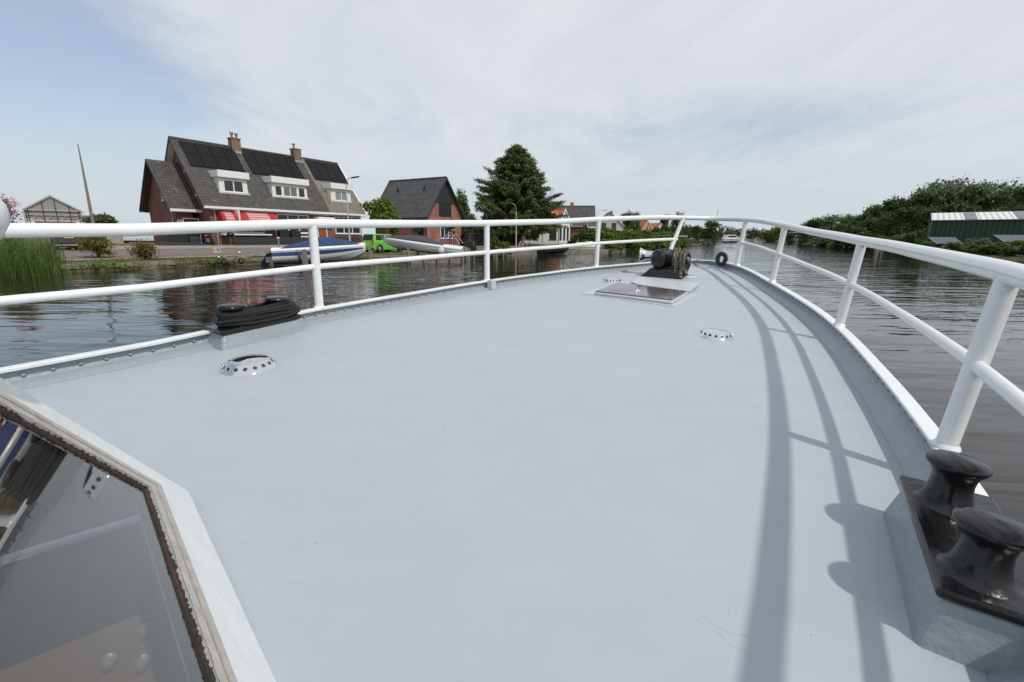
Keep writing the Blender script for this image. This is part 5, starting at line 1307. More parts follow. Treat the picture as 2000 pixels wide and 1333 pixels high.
for a in (0, 1.35):
    pts = [(a + .28 * math.cos(t), 0, .30 + .28 * math.sin(t)) for t in [6.283 * q / 20 for q in range(20)]]; w = MB(); w.tube(pts, .05, 8, closed=True); w.lathe([(.10, -.04), (.10, .04)], (a, 0, .3), (0, 1, 0), 12); w.build('wheel', M['rubber'], p)
MB().tube([(0, 0, .3), (.15, 0, .75), (.45, 0, .72), (.95, 0, .70), (1.35, 0, .3)], .05, 8).build('frame', M['black'], p); MB().box(.28, .62, -.12, .12, .68, .92).build('tank', redaw, p, bevel=.06); MB().box(.65, 1.25, -.11, .11, .72, .82).build('seat', M['black'], p, bevel=.03); MB().box(.42, .95, -.14, .14, .28, .62).build('engine', M['galv'], p, bevel=.05); MB().tube([(.18, -.32, .98), (.16, 0, .92), (.18, .32, .98)], .018, 6).build('handlebar', M['black'], p)
p = local(troot('raised_bed', 'dark timber-edged raised bed with a black box in front of the annex', 'planter', -3.6, .1)); MB().prism([(0, 0, -.1), (3.1, -.9, -.1), (3.1, -.9, .22), (0, 0, .40)], (0, .12, 0)).build('board', M['anthracite'], p); MB().box(.9, 2.3, .35, 1.1, -.1, 1.0).build('box', M['black'], p, bevel=.03); MB().box(2.4, 3.2, .4, 1.1, -.1, .75).build('box', M['anthracite'], p, bevel=.03)

# ---- red gabled house
H2 = house_root('gabled_brick_house', 'red brick house with a steep dark roof and black boarded gable top', 835, 52.5, 3.85, 30)
W2, L2 = 7.2, 9.0
ro2 = gable_body(H2, 0, L2, 0, W2, 3.85, 8.45, 'y', wallO, tileGy, oh=.45, og=.35, zb=-.5, verge=M['anthracite'])
m_ = MB(); c_ = W2 / 2
m_.prism([(1.72, .33, 5.55), (W2 - 1.72, .33, 5.55), (c_, .33, 8.15)], (0, -.035, 0)); m_.build('gable_boarding', M['anthracite'], H2)
m_ = MB()
for k in range(9):
    z = 5.65 + k * .27; hw = (8.15 - z) / 2.6 * (c_ - 1.72)
    if hw > .1: m_.box(c_ - hw, c_ + hw, .285, .293, z, z + .02)
m_.build('board_joints', M['black'], H2)
opening(H2, (0, .35), (1, 0), 2.45, 4.75, 4.15, 5.50, M['anthracite'], 2, .10)
opening(H2, (0, .35), (1, 0), 2.6, 4.9, 1.5, 3.0, WH, 3, .09)
MB().box(.30, .42, .27, .34, .4, 3.6).build('downpipe', zinc, H2)
opening(H2, (.45, 0), (0, -1), -1.9, -1.0, .9, 3.0, M['anthracite'], 1, .08, 'door', pane=M['dark_glass'], sill=False)
for z_, v_ in ((7.0, 2.4), (7.0, 6.6)):
    MB().tube([((z_ - 3.85) / (4.6 / 3.6), v_, z_), ((z_ - 3.85) / (4.6 / 3.6) - .05, v_, z_ + .45)], .10, 8).build('roof_vent', M['black'], ro2)
m_ = local(root('front_hedge_fence', 'dark low railing in front of the red gabled house', 'fence', (H2.location.x, H2.location.y, gz(H2.location.x, H2.location.y)), R(60)))
for k in range(18): MB().box(.3 + k * .4, .34 + k * .4, -1.5, -1.46, 0, 1.0).build('bar', M['black'], m_)
MB().box(.3, 7.2, -1.5, -1.46, 1.001, 1.04).build('top_rail', M['black'], m_)
m_.name = 'railing_fence'
# ---- white cottage with orange roof: a front gable and a long side wing
H3 = house_root('white_cottage', 'white cottage with bright orange tiled roof and tall narrow windows', 1090, 80, 3.75, 40)
gable_body(H3, 0, 7.5, 0, 4.3, 3.75, 6.5, 'y', stucco, tileO2, oh=.3, og=.15, zb=-.5, verge=WH)
for a in (.75, 1.85, 2.95): opening(H3, (0, .15), (1, 0), a, a + .62, 1.3, 3.35, M['anthracite'], 1, .07, bars=[2.7])
opening(H3, (0, .15), (1, 0), 1.85, 2.45, 4.2, 5.1, M['anthracite'], 1, .07)
wing = house_root('cottage_wing', 'long white side wing with orange roof, partly behind the dark conifer', 1043, 79, 3.55, 85)
gable_body(wing, -1.6, 4.6, 0, 5.4, 3.55, 6.3, 'x', mat('white_boards', (.62, .62, .60), .8, var=.05), tileOy, oh=.3, og=.2, zb=-.5, verge=M['anthracite'])
opening(wing, (0, .3), (1, 0), -.4, .9, 1.6, 3.0, M['anthracite'], 1, .09); opening(wing, (0, .3), (1, 0), 2.7, 3.9, 1.3, 3.1, M['anthracite'], 1, .09)
for u in (1.45, 4.3): MB().box(u, u + .07, .24, .298, .3, 3.5).build('downpipe', M['black'], wing)
# ---- big brick house with grey roof behind it
H4 = house_root('brick_house', 'brown brick house with broad grey roof and chimney, behind the white cottage', 1082, 95, 3.9, 96)
ro4 = gable_body(H4, 0, 8.3, 0, 8.6, 4.0, 8.1, 'x', wallR, tileG, oh=.4, og=.3, zb=-.5, verge=zinc)
MB().box(3.2, 3.9, 4.0, 4.6, 7.6, 8.8).build('chimney', wallO, ro4, bevel=.02)
opening(H4, (8.0, 0), (0, 1), 2.2, 3.3, 1.2, 2.8, WH, 1, .08); opening(H4, (8.0, 0), (0, 1), 5.0, 6.2, 1.2, 2.8, WH, 1, .08); opening(H4, (8.0, 0), (0, 1), 3.7, 4.7, 4.8, 6.0, WH, 1, .08)
MB().box(8.02, 8.1, 1.0, 1.1, .5, 3.8).build('downpipe', zinc, H4)
H4b = house_root('brick_outbuilding', 'small brick side building with a downpipe, right of the dense dark bush', 1148, 84, 3.6, 92, 'building')
gable_body(H4b, 0, 1.9, 0, 4.5, 3.6, 5.2, 'x', wallO, tileG, oh=.2, og=.1, zb=-.5, verge=WH); opening(H4b, (0, .2), (1, 0), .5, 1.0, 1.5, 3.0, WH, 1, .06)
# ---- cream gabled house
H5 = house_root('cream_house', 'cream rendered house with blue-grey verge and dark red roof', 1160, 118, 4.6, 96)
gable_body(H5, 0, 9.5, 0, 7.6, 4.4, 8.0, 'y', cream, tileO2, oh=.25, og=.15, zb=-.5, verge=mat('blue_grey_verge', (.16, .20, .27), .6))
for c in list(H5.children):
    if c.name.startswith('roof'): c.data.materials[0] = tilemat('dark_red_pantiles', (.17, .06, .045), (.25, .10, .07), 'y', .32, .26)
opening(H5, (0, .15), (1, 0), 1.9, 3.0, 3.3, 5.3, M['anthracite'], 1, .1); opening(H5, (0, .15), (1, 0), 4.4, 5.5, 3.3, 5.3, M['anthracite'], 1, .1)
opening(H5, (0, .15), (1, 0), 5.6, 7.0, .6, 2.2, M['anthracite'], 1, .1)
MB().box(4.6, 5.0, 5.5, 5.9, 7.3, 8.5).build('chimney', M['black'], H5)
H6 = house_root('orange_roofed_cottage', 'small pink brick cottage with bright orange roof, left of the two by the far trees', 1252, 150, 3.6, 60)
gable_body(H6, 0, 7.0, 0, 5.6, 3.6, 7.2, 'y', mat('pink_brick', (.42, .22, .17), .9, var=.1), tileO2, oh=.2, og=.15, zb=-.5, verge=WH)
opening(H6, (0, .15), (1, 0), 2.3, 3.2, 4.1, 5.3, WH, 1, .1); opening(H6, (0, .15), (1, 0), 2.0, 3.6, 1.2, 2.7, WH, 2, .1)
H7 = house_root('orange_roofed_cottage', 'small white cottage with orange roof, right of the two by the far trees', 1280, 172, 3.8, 60)
gable_body(H7, 0, 7.5, 0, 5.6, 3.8, 7.0, 'y', stucco, tileO2, oh=.2, og=.15, zb=-.5, verge=WH); opening(H7, (0, .15), (1, 0), 2.2, 3.4, 1.5, 3.0, M['anthracite'], 1, .1)
# yellow cottage half hidden by the conifer, and the teal shed
H8 = house_root('yellow_cottage', 'yellow-green cottage with a white door frame, left of the conifer trunk', 958, 62, 3.4, 70)
gable_body(H8, 0, 3.9, 0, 5.0, 3.3, 5.2, 'x', mat('yellow_green_render', (.40, .38, .17), .9, var=.1), tileG, oh=.2, og=.2, zb=-.5, verge=WH)
opening(H8, (0, .2), (1, 0), 1.0, 1.9, .8, 2.9, WH, 1, .10, 'door', pane=M['dark_glass'], sill=False); opening(H8, (0, .2), (1, 0), .1, .75, 1.4, 2.6, WH, 1, .07)
s_ = house_root('teal_shed', 'teal painted shed wall behind the parked dark cars', 897, 66, 3.2, 75, 'shed')
MB().box(0, 4.2, 0, 3, -.3, 3.35 - .4).build('wall', mat('teal_paint', (.06, .24, .22), .7, var=.1), s_); MB().box(-.1, 4.3, -.1, 3.1, 2.953, 3.05).build('roof', zinc, s_)
# hedge behind the dark cars
hx = at(917, 60, 1.5); hr = root('clipped_hedge', 'dark clipped hedge behind the parked dark cars', 'hedge', (hx.x, hx.y, gz(hx.x, hx.y)))
V, F = blobs_crown([(k * .8 - 2, k * .25, 1.1, .9, .6, 1.1) for k in range(6)], 300, 12, .11, 77, spread=.16); c = link(bpy.data.objects.new('leaf_mass', mesh_np('leaf_mass', V, F, LEAF['dark']))); c.parent = hr
# ---- open frame shed at the far left
fx = at(54, 46, 2); SH = root('frame_shed', 'weathered open steel-framed glass shed with a shallow gable, far left', 'shed', (fx.x, fx.y, gz(fx.x, fx.y)), R(90 - 50)); local(SH); SH.scale = (.66, 1, 1)
gal = mat('weathered_frame', (.42, .41, .38), .7, var=.2, vscale=4); Wd = 6.3
cm2 = Wd / 2; ze2, zr2 = 3.5, 4.9; m_ = MB()
for x in (0, Wd): m_.box(x - .07, x + .07, -.07, .07, -.4, ze2 - .07)
m_.bar((0, 0, ze2), (Wd, 0, ze2), .1, .14); m_.bar((0, 0, ze2 - .45), (Wd, 0, ze2 - .45), .06, .06); m_.bar((0, 0, 2.5), (Wd, 0, 2.5), .16, .20)
m_.bar((0, 0, ze2), (cm2, 0, zr2), .1, .12); m_.bar((cm2, 0, zr2), (Wd, 0, ze2), .1, .12); m_.bar((0, 6, ze2), (cm2, 6, zr2), .1, .12); m_.bar((cm2, 6, zr2), (Wd, 6, ze2), .1, .12)
for k in range(8):
    x = Wd * k / 8; m_.bar((x, 0, 2.6 if k % 2 else ze2 - .4), (x + Wd / 8, 0, ze2 - .4 if k % 2 else 2.6), .05, .05)
m_.build('frame', gal, SH)
for k, x in enumerate((.25, .5, 2.1, 3.5, 5.0, 6.0)):
    z1 = ze2 + (zr2 - ze2) * (1 - abs(x - cm2) / cm2) - .06; m_ = MB(); m_.box(x - .04, x + .04, -.13, -.09, .2 if k in (2, 3, 5) else 2.2, z1); m_.build('mullion', M['black'], SH)
m_ = MB(); gsee = glassmat('greenhouse_glass', see=.8, ior=1.45)
for a, b in ((0, cm2), (Wd, cm2)): m_.poly([(a, 0, ze2 + .08), (b, 0, zr2 + .08), (b, 6, zr2 + .08), (a, 6, ze2 + .08)])
m_.build('glass_roof', gsee, SH); MB().prism([(.08, .10, 2.65), (Wd - .08, .10, 2.65), (Wd - .08, .10, ze2), (cm2, .10, zr2 - .1), (.08, .10, ze2)], (0, .02, 0)).build('gable_glass', glassmat('dusty_glass', (.30, .29, .27), see=0), SH)
MB().prism([(.5, 3.0, .0), (5.2, 3.0, .0), (5.2, 3.0, 3.1), (2.9, 3.0, 4.2), (.5, 3.0, 3.3)], (0, .2, 0)).build('brick_wall', wallO, SH)
MB().box(Wd - .02, Wd + .9, .1, .25, -.4, 3.1).build('louvred_side', M['wood_grey'], SH); 
MB().box(.6, 2.6, -.55, -.45, -.3, 1.55).build('board_panel', M['wood_grey'], SH); MB().box(3.2, 3.4, -.5, -.3, -.3, 1.6).build('white_post', WH, SH)
# ---- low greenhouses on the horizon, left
gh_m = mat('greenhouse_roof', (.50, .54, .57), .4, var=.08, vscale=.5)
for i, (px, Y, w, h, lab) in enumerate(((235, 120, 26, 3.6, 'long pale greenhouse roof on the horizon behind the wooden pole'), (262, 96, 16, 3.0, 'grey-blue greenhouse roof close behind the brick annex'))):
    p_ = at(px, Y, 1); o_ = root('greenhouse', lab, 'greenhouse', (p_.x, p_.y, -.3), R(20)); local(o_); m_ = MB(); hh = []
    MB().box(-w / 2, w / 2, 0, 14, 0, h - .5).build('glass_wall', mat('greenhouse_wall', (.35, .38, .40), .3), o_); n = int(w / 3.2)
    for k in range(n):
        a = -w / 2 + k * w / n; m_.prism([(a, -.05, h - .49), (a + w / n, -.05, h - .49), (a + w / n / 2, -.05, h + .35)], (0, 14.1, 0))
    m_.build('roof', gh_m, o_)
    for k in range(3): MB().box(-w / 2 + w * (k + .5) / 3, -w / 2 + w * (k + .5) / 3 + .7, 2, 2.7, h, h + .9).build('roof_vent', WH, o_)
# low shed with pale metal roof beyond the road
p_ = at(232, 54, 1); LS = root('low_shed', 'low shed with pale blue metal roof and white door frames beyond the road', 'shed', (p_.x, p_.y, .0), R(-4)); local(LS)
MB().box(0, 6.4, 0, 8, -.5, 1.12).build('wall', M['black'], LS); MB().prism([(-.2, -.4, 1.22), (6.6, -.4, 1.22), (6.6, 7, 3.35), (-.2, 7, 3.35)], (0, 0, .06)).build('roof', mat('pale_blue_sheet', (.45, .50, .54), .45, metal=.2), LS)
MB().box(-.25, 6.65, -.52, -.41, 1.02, 1.25).build('fascia', WH, LS)
for a in (1.2, 2.3, 3.6, 4.7):
    MB().box(a, a + .09, -.03, -.004, -.5, .75).build('door_post', WH, LS)
MB().box(1.2, 4.8, -.05, -.031, .75, .84).build('door_lintel', WH, LS); MB().box(.7, 1.0, -.4, -.1, -.3, .72).build('green_bin', mat('green_plastic', (.02, .12, .06), .5), LS)
# stone gatepost beside it
p_ = at(229, 46, 1); o_ = root('stone_post', 'pale stone block pillar standing by the road beyond the shrub', 'pillar', (p_.x, p_.y, gz(p_.x, p_.y))); local(o_); MB().box(-.42, .42, -.3, .3, -.3, .95).build('block', mat('pale_stone', (.42, .39, .34), .9, var=.25, vscale=6, bump=.5), o_, bevel=.05); MB().box(-.5, .45, -.35, .35, .953, 1.35).build('cap', mat('mottled_stone', (.25, .20, .19), .9, var=.5, vscale=9, bump=.5), o_, bevel=.1)

# ---- green corrugated boatshed, right bank
gs = at(1822, 66, 4.6); BSH = root('green_boatshed', 'long dark green corrugated boatshed with white ribbed roof', 'shed', (gs.x, gs.y, gz(gs.x, gs.y)), R(-40)); local(BSH)
def corr(name, c1, c2, pitch, ax=0):
    m = mat(name, c1, .55); nt = m.node_tree; p = nt.nodes['Principled BSDF']; tc = nt.nodes.new('ShaderNodeTexCoord'); sp = nt.nodes.new('ShaderNodeSeparateXYZ'); nt.links.new(tc.outputs['Object'], sp.inputs[0])
    a = nt.nodes.new('ShaderNodeMath'); a.operation = 'MULTIPLY'; a.inputs[1].default_value = 6.283 / pitch; nt.links.new(sp.outputs[ax], a.inputs[0]); s = nt.nodes.new('ShaderNodeMath'); s.operation = 'SINE'; nt.links.new(a.outputs[0], s.inputs[0])
    bp = nt.nodes.new('ShaderNodeBump'); bp.inputs['Distance'].default_value = pitch * (.22 if c1[0] < .3 else .05); nt.links.new(s.outputs[0], bp.inputs['Height']); nt.links.new(bp.outputs[0], p.inputs['Normal'])
    n = nt.nodes.new('ShaderNodeTexNoise'); n.inputs['Scale'].default_value = 1.6; n.inputs['Detail'].default_value = 6; mp = nt.nodes.new('ShaderNodeMapping'); mp.inputs['Scale'].default_value = (3, 1, .25); nt.links.new(tc.outputs['Object'], mp.inputs[0]); nt.links.new(mp.outputs[0], n.inputs[0])
    mr = nt.nodes.new('ShaderNodeMapRange'); mr.inputs[1].default_value = .3; mr.inputs[2].default_value = .7; nt.links.new(n.outputs[0], mr.inputs[0]); mx = nt.nodes.new('ShaderNodeMixRGB'); nt.links.new(mr.outputs[0], mx.inputs[0]); mx.inputs[1].default_value = (*c1, 1); mx.inputs[2].default_value = (*c2, 1); nt.links.new(mx.outputs[0], p.inputs['Base Color']); return m
BL = 24.0; MB().box(0, BL, 0, 12, -1, 4.05).build('wall', corr('green_corrugated', (.026, .068, .040), (.038, .088, .054), .5), BSH)
rf_ = corr('white_ribbed_sheet', (.60, .59, .56), (.74, .73, .70), .6)
MB().prism([(-.15, -.25, 4.1), (BL + .2, -.25, 4.1), (BL + .2, 6, 5.3), (-.15, 6, 5.3)], (0, 0, .07)).build('roof', rf_, BSH); MB().prism([(-.15, 12.25, 4.1), (BL + .2, 12.25, 4.1), (BL + .2, 6.01, 5.3), (-.15, 6.01, 5.3)], (0, 0, .07)).build('roof', rf_, BSH)
m_ = MB()
for k in range(40): x = -.1 + k * .61; m_.bar((x, -.27, 4.185), (x, 5.98, 5.38), .03, .03)
m_.build('roof_ribs', mat('rib_grey', (.50, .49, .47), .6), BSH)
for u in (3.3, 8.2, 14.5): MB().prism([(u, -.26, 4.195), (u + 1.2, -.26, 4.195), (u + 1.2, 5.95, 5.385), (u, 5.95, 5.385)], (0, 0, .02)).build('rooflight', mat('grey_rooflight', (.13, .14, .16), .35), BSH)
for i, (px, Y, w, lab) in enumerate(((1832, 58, 2.9, 'small lean-to with a tilted solar panel roof left of the willow scrub'), (1962, 56, 4.4, 'lean-to with a tilted solar panel roof at the right picture edge'))):
    p_ = at(px, Y, 1.5); o_ = root('solar_shed', lab, 'shed', (p_.x, p_.y, gz(p_.x, p_.y)), R(-4)); local(o_); MB().box(.1, w - .1, .3, 1.6, -.3, 1.25).build('wall', M['black'], o_)
    MB().prism([(0, 0, 1.15), (w, 0, 1.15), (w, 1.5, 1.95), (0, 1.5, 1.95)], (0, 0, .05)).build('solar_panel', mat('blue_solar_cells', (.07, .07, .11), .35), o_)
    for x in (-.09, w + .02): MB().prism([(x, 0, 1.13), (x + .07, 0, 1.13), (x + .07, 1.5, 1.93), (x, 1.5, 1.93)], (0, 0, .09)).build('edge_rail', M['galv'], o_)
# dark waterside house far on the right bank
p_ = at(1541, 178, 2); o_ = root('waterside_house', 'dark flat-roofed waterside house with white panel far on the right bank', 'house', (p_.x, p_.y, .4), R(-8)); local(o_)
MB().box(0, 5.6, 0, 6, 0, 3.6).build('wall', M['anthracite'], o_); MB().box(-.3, 6.0, -.3, 6.3, 3.603, 3.85).build('roof', M['grey_metal'], o_); MB().box(4.3, 5.4, -.2, -.02, .2, 1.8).build('white_panel', WH, o_)
for a in (.5, 2.0): opening(o_, (0, 0), (1, 0), a, a + 1.1, .9, 2.6, WH, 1, .08)
m_ = root('waterside_deck', 'pale quay deck in front of the dark waterside house', 'jetty', (p_.x, p_.y, .1)); local(m_); MB().box(-3, 9, -3.2, -.3, 0, .25).build('deck_boards', M['wood_grey'], m_)
for k in range(7): MB().box(-2.8 + k * 1.9, -2.65 + k * 1.9, -3.15, -3.0, -1, -.003).build('pile', M['wood_dark'], m_)

# ================================================================ POLES AND LAMPS
p_ = at(187, 33, 1.5); po = root('wooden_pole', 'tall tapering bare wooden pole left of the brick annex', 'pole', (p_.x, p_.y, gz(p_.x, p_.y))); local(po)
zt_ = zfor(p_.x, p_.y, 281) - gz(p_.x, p_.y); MB().tube([(0, 0, -.3), (.0, 0, zt_ * .3), (.01, 0, zt_ * .7), (0, 0, zt_)], [.115, .10, .065, .028], 12).build('shaft', M['wood_grey'], po)
def street_lamp(px, Y, top, label, arm, cham=True):
    p_ = at(px, Y, 1.5); g = gz(p_.x, p_.y); h = zfor(p_.x, p_.y, top) - g; o_ = root('street_lamp', label, 'street lamp', (p_.x, p_.y, g), 0, 'street lamps along the road'); local(o_)
    MB().tube([(0, 0, -.2), (0, 0, h * .3), (0, 0, h * .82)], [.075, .06, .045], 10).build('post', mat('pale_galvanised', (.55, .56, .56), .5, metal=.3) if 'lampm' not in M else M['lampm'], o_)
    MB().tube(catmull([(0, 0, h * .80), (arm * .12, 0, h * .93), (arm * .5, 0, h * .985), (arm, 0, h)], 5), .03, 8).build('arm', M['galv'], o_)
    MB().obox((arm + math.copysign(.28, arm), 0, h + .02), (.34, 0, .05), (0, .12, 0), (0, 0, .05)).build('lamp_head', M['anthracite'], o_, bevel=.03)
M['lampm'] = mat('pale_lamp_post', (.55, .56, .56), .5, metal=.3)
street_lamp(683, 40.5, 347, 'pale street lamp in front of the right-hand dormer of the terrace', .55)
street_lamp(1008, 52, 398, 'slim pale street lamp in front of the conifer trunk', -.6)
street_lamp(1163, 88, 411, 'street lamp with a curved arm right of the grey-roofed brick house', 1.3)
# small blue and yellow sign on the verge
p_ = ong(426, 506); o_ = root('verge_sign', 'small white sign with a yellow and a blue patch on the grass verge', 'sign', (p_.x, p_.y, p_.z)); local(o_)
MB().tube([(0, 0, -.1), (0, 0, .38)], .025, 8).build('post', M['galv'], o_); MB().box(-.22, .22, -.022, -.004, .38, .66).build('board', WH, o_); MB().box(-.20, -.05, -.032, -.023, .46, .64).build('yellow_patch', mat('sign_yellow', (.75, .45, .06), .5), o_); MB().box(-.01, .20, -.032, -.023, .46, .64).build('blue_patch', mat('sign_blue', (.10, .38, .75), .5), o_)

# ================================================================ CARS
def car(r, L, W, H, paint, belt=.92, van=False, suv=False, plate=None):
    tyre = M['rubber']; gc = .20 if not suv else .25; wr = .29 if not suv else .36
    prof = [(.03, gc + .05), (0, gc + .25), (.02, .58), (.05, belt - .12), (.10, belt), (L * .70, belt + .02), (L - .55, belt - .10), (L - .10, belt - .26), (L, .58), (L - .02, gc + .15), (L - .12, gc)]
    MB().prism([(x, -W / 2, z) for x, z in prof] + [(.15, -W / 2, gc)], (0, W, 0)).build('body', paint, r, bevel=.07, seg=4)
    t0, t1, b0, b1 = .28, L * .56, .07, L * .74; wt, wb = W / 2 - .20, W / 2 - .06
    lo = [(b0, -wb, belt - .02), (b1, -wb, belt - .02), (b1, wb, belt - .02), (b0, wb, belt - .02)]; hi = [(t0, -wt, H), (t1, -wt, H - .03), (t1, wt, H - .03), (t0, wt, H)]
    cabn = MB().add(lo + hi, [(0, 3, 2, 1), (4, 5, 6, 7), (0, 1, 5, 4), (1, 2, 6, 5), (2, 3, 7, 6), (3, 0, 4, 7)]).build('cabin', paint, r, bevel=.05, seg=3)
    L_ = [Vector(v) for v in lo]; Hh = [Vector(v) for v in hi]
    def pane(a, b, c, d, u0, u1, v0, v1):
        f_ = lambda u, v: (a.lerp(b, u)).lerp(d.lerp(c, u), v); n = (b - a).cross(d - a).normalized()
        q = [f_(u0, v0), f_(u1, v0), f_(u1, v1), f_(u0, v1)]; cen = sum(q, Vector()) / 4
        if n.dot(cen - Vector((L * .4, 0, belt))) < 0: n = -n
        MB().prism([p + n * .004 for p in q], n * .008).build('window', M['dark_glass'], r)
    pane(L_[3], L_[0], Hh[0], Hh[3], .08, .92, .12, .88); pane(L_[1], L_[2], Hh[2], Hh[1], .07, .93, .1, .92)
    for a, b, c, d in ((L_[0], L_[1], Hh[1], Hh[0]), (L_[3], L_[2], Hh[2], Hh[3])):
        pane(a, b, c, d, .10, .36, .12, .86); pane(a, b, c, d, .39, .64, .12, .86); pane(a, b, c, d, .67, .90, .12, .84)
    for x in (.62, L - .72):
        for sy in (-1, 1):
            arch = MB(); arch.lathe([(wr + .07, 0), (wr + .07, .012), (.001, .012)], (x, sy * (W / 2 - .004), wr + .02), (0, sy, 0), 24); arch.build('wheel_arch', M['black'], r)
            w = MB(); w.lathe([(wr * .62, .0), (wr * .68, .05), (wr * .95, .05), (wr, .02), (wr, -.16), (.001, -.16)], (x, sy * (W / 2 - .01), wr), (0, sy, 0), 24); wo = w.build('wheel', tyre, r)
            h_ = MB(); h_.lathe([(.001, .03), (wr * .2, .035), (wr * .6, .02), (wr * .62, -.02)], (x, sy * (W / 2 - .01), wr), (0, sy, 0), 20); h_.build('rim', M['galv'], wo)
    redl_ = mat('tail_light_red', (.50, .01, .015), .2, coat=.5) if 'tail' not in M else M['tail']; M['tail'] = redl_
    for sy in (-1, 1):
        a, b = sorted((sy * W * .385, sy * W * .46)); MB().box(-.012, .12, a, b, belt - .30, belt - .02 + (.12 if not suv else 0)).build('tail_light', redl_, r, bevel=.02)
        MB().box(L - .14, L + .01, a, b, .58, .72).build('headlight', M['steel'], r, bevel=.02)
        a, b = sorted((sy * (W / 2 + .02), sy * (W / 2 + .18))); MB().box(L * .60, L * .66, a, b, belt + .02, belt + .16).build('mirror', M['black'], r, bevel=.03)
    MB().box(-.035, .05, -W * .44, W * .44, gc + .06, gc + .16).build('bumper_strip', M['black'] if not suv else M['galv'], r, bevel=.02)
    if plate is not None:
        pm = MB().box(-.045, -.02, -.26, .26, plate, plate + .12).build('number_plate', mat('yellow_plate', (.80, .50, .05), .4) if 'pl' not in M else M['pl'], r)
        M['pl'] = pm.data.materials[0]
        MB().box(-.048, -.0455, .215, .258, plate + .005, plate + .115).build('blue_band', mat('plate_blue', (.02, .07, .35), .4) if 'plb' not in M else M['plb'], pm)
def car_root(px, py, ang, label, name='parked_car', group=None, zc=None):
    p_ = ong(px, py) if zc is None else at(px, py, zc); z = gz(p_.x, p_.y)
    r = root(name, label, 'car', (p_.x, p_.y, z + .05), R(90 - ang), group); return local(r)
green = mat('lime_green_paint', (.14, .50, .025), .25, coat=1.0); blackp = mat('black_car_paint', (.010, .011, .013), .15, coat=1.0); darkp = mat('dark_blue_grey_paint', (.03, .035, .045), .18, coat=1.0)
p_ = at(717, 37.5, .6); gcar = local(root('parked_car', 'small lime green hatchback parked behind the two speedboats', 'car', (p_.x, p_.y, gz(p_.x, p_.y) + .02), R(90 - 33))); car(gcar, 3.56, 1.64, 1.48, green, .93, plate=.52)
p_ = at(140, 29.5, .6); bcar = local(root('parked_car', 'black estate car seen from behind, with a yellow number plate', 'car', (p_.x, p_.y, gz(p_.x, p_.y) + .02), R(90 + 30))); car(bcar, 4.6, 1.86, 1.62, blackp, 1.02, suv=True, plate=.80)
for i, (px, Y, ang, lab) in enumerate(((908, 54, 28, 'dark hatchback parked right beside the red gabled house'), (923, 56, 28, 'dark car parked second from the red gabled house'))):
    p_ = at(px, Y, .9); o_ = local(root('parked_car', lab, 'car', (p_.x, p_.y, gz(p_.x, p_.y) + .02), R(90 - ang), 'dark cars parked beside the red gabled house')); car(o_, 3.9, 1.65, 1.45, darkp if i else blackp, .9)
p_ = at(1150, 92, .9); o_ = local(root('parked_car', 'white car half hidden behind the small brick outbuilding and dark bush', 'car', (p_.x, p_.y - 8, gz(p_.x, p_.y - 8) + .02), R(200))); car(o_, 4.0, 1.7, 1.4, M['white_gel'], .9)

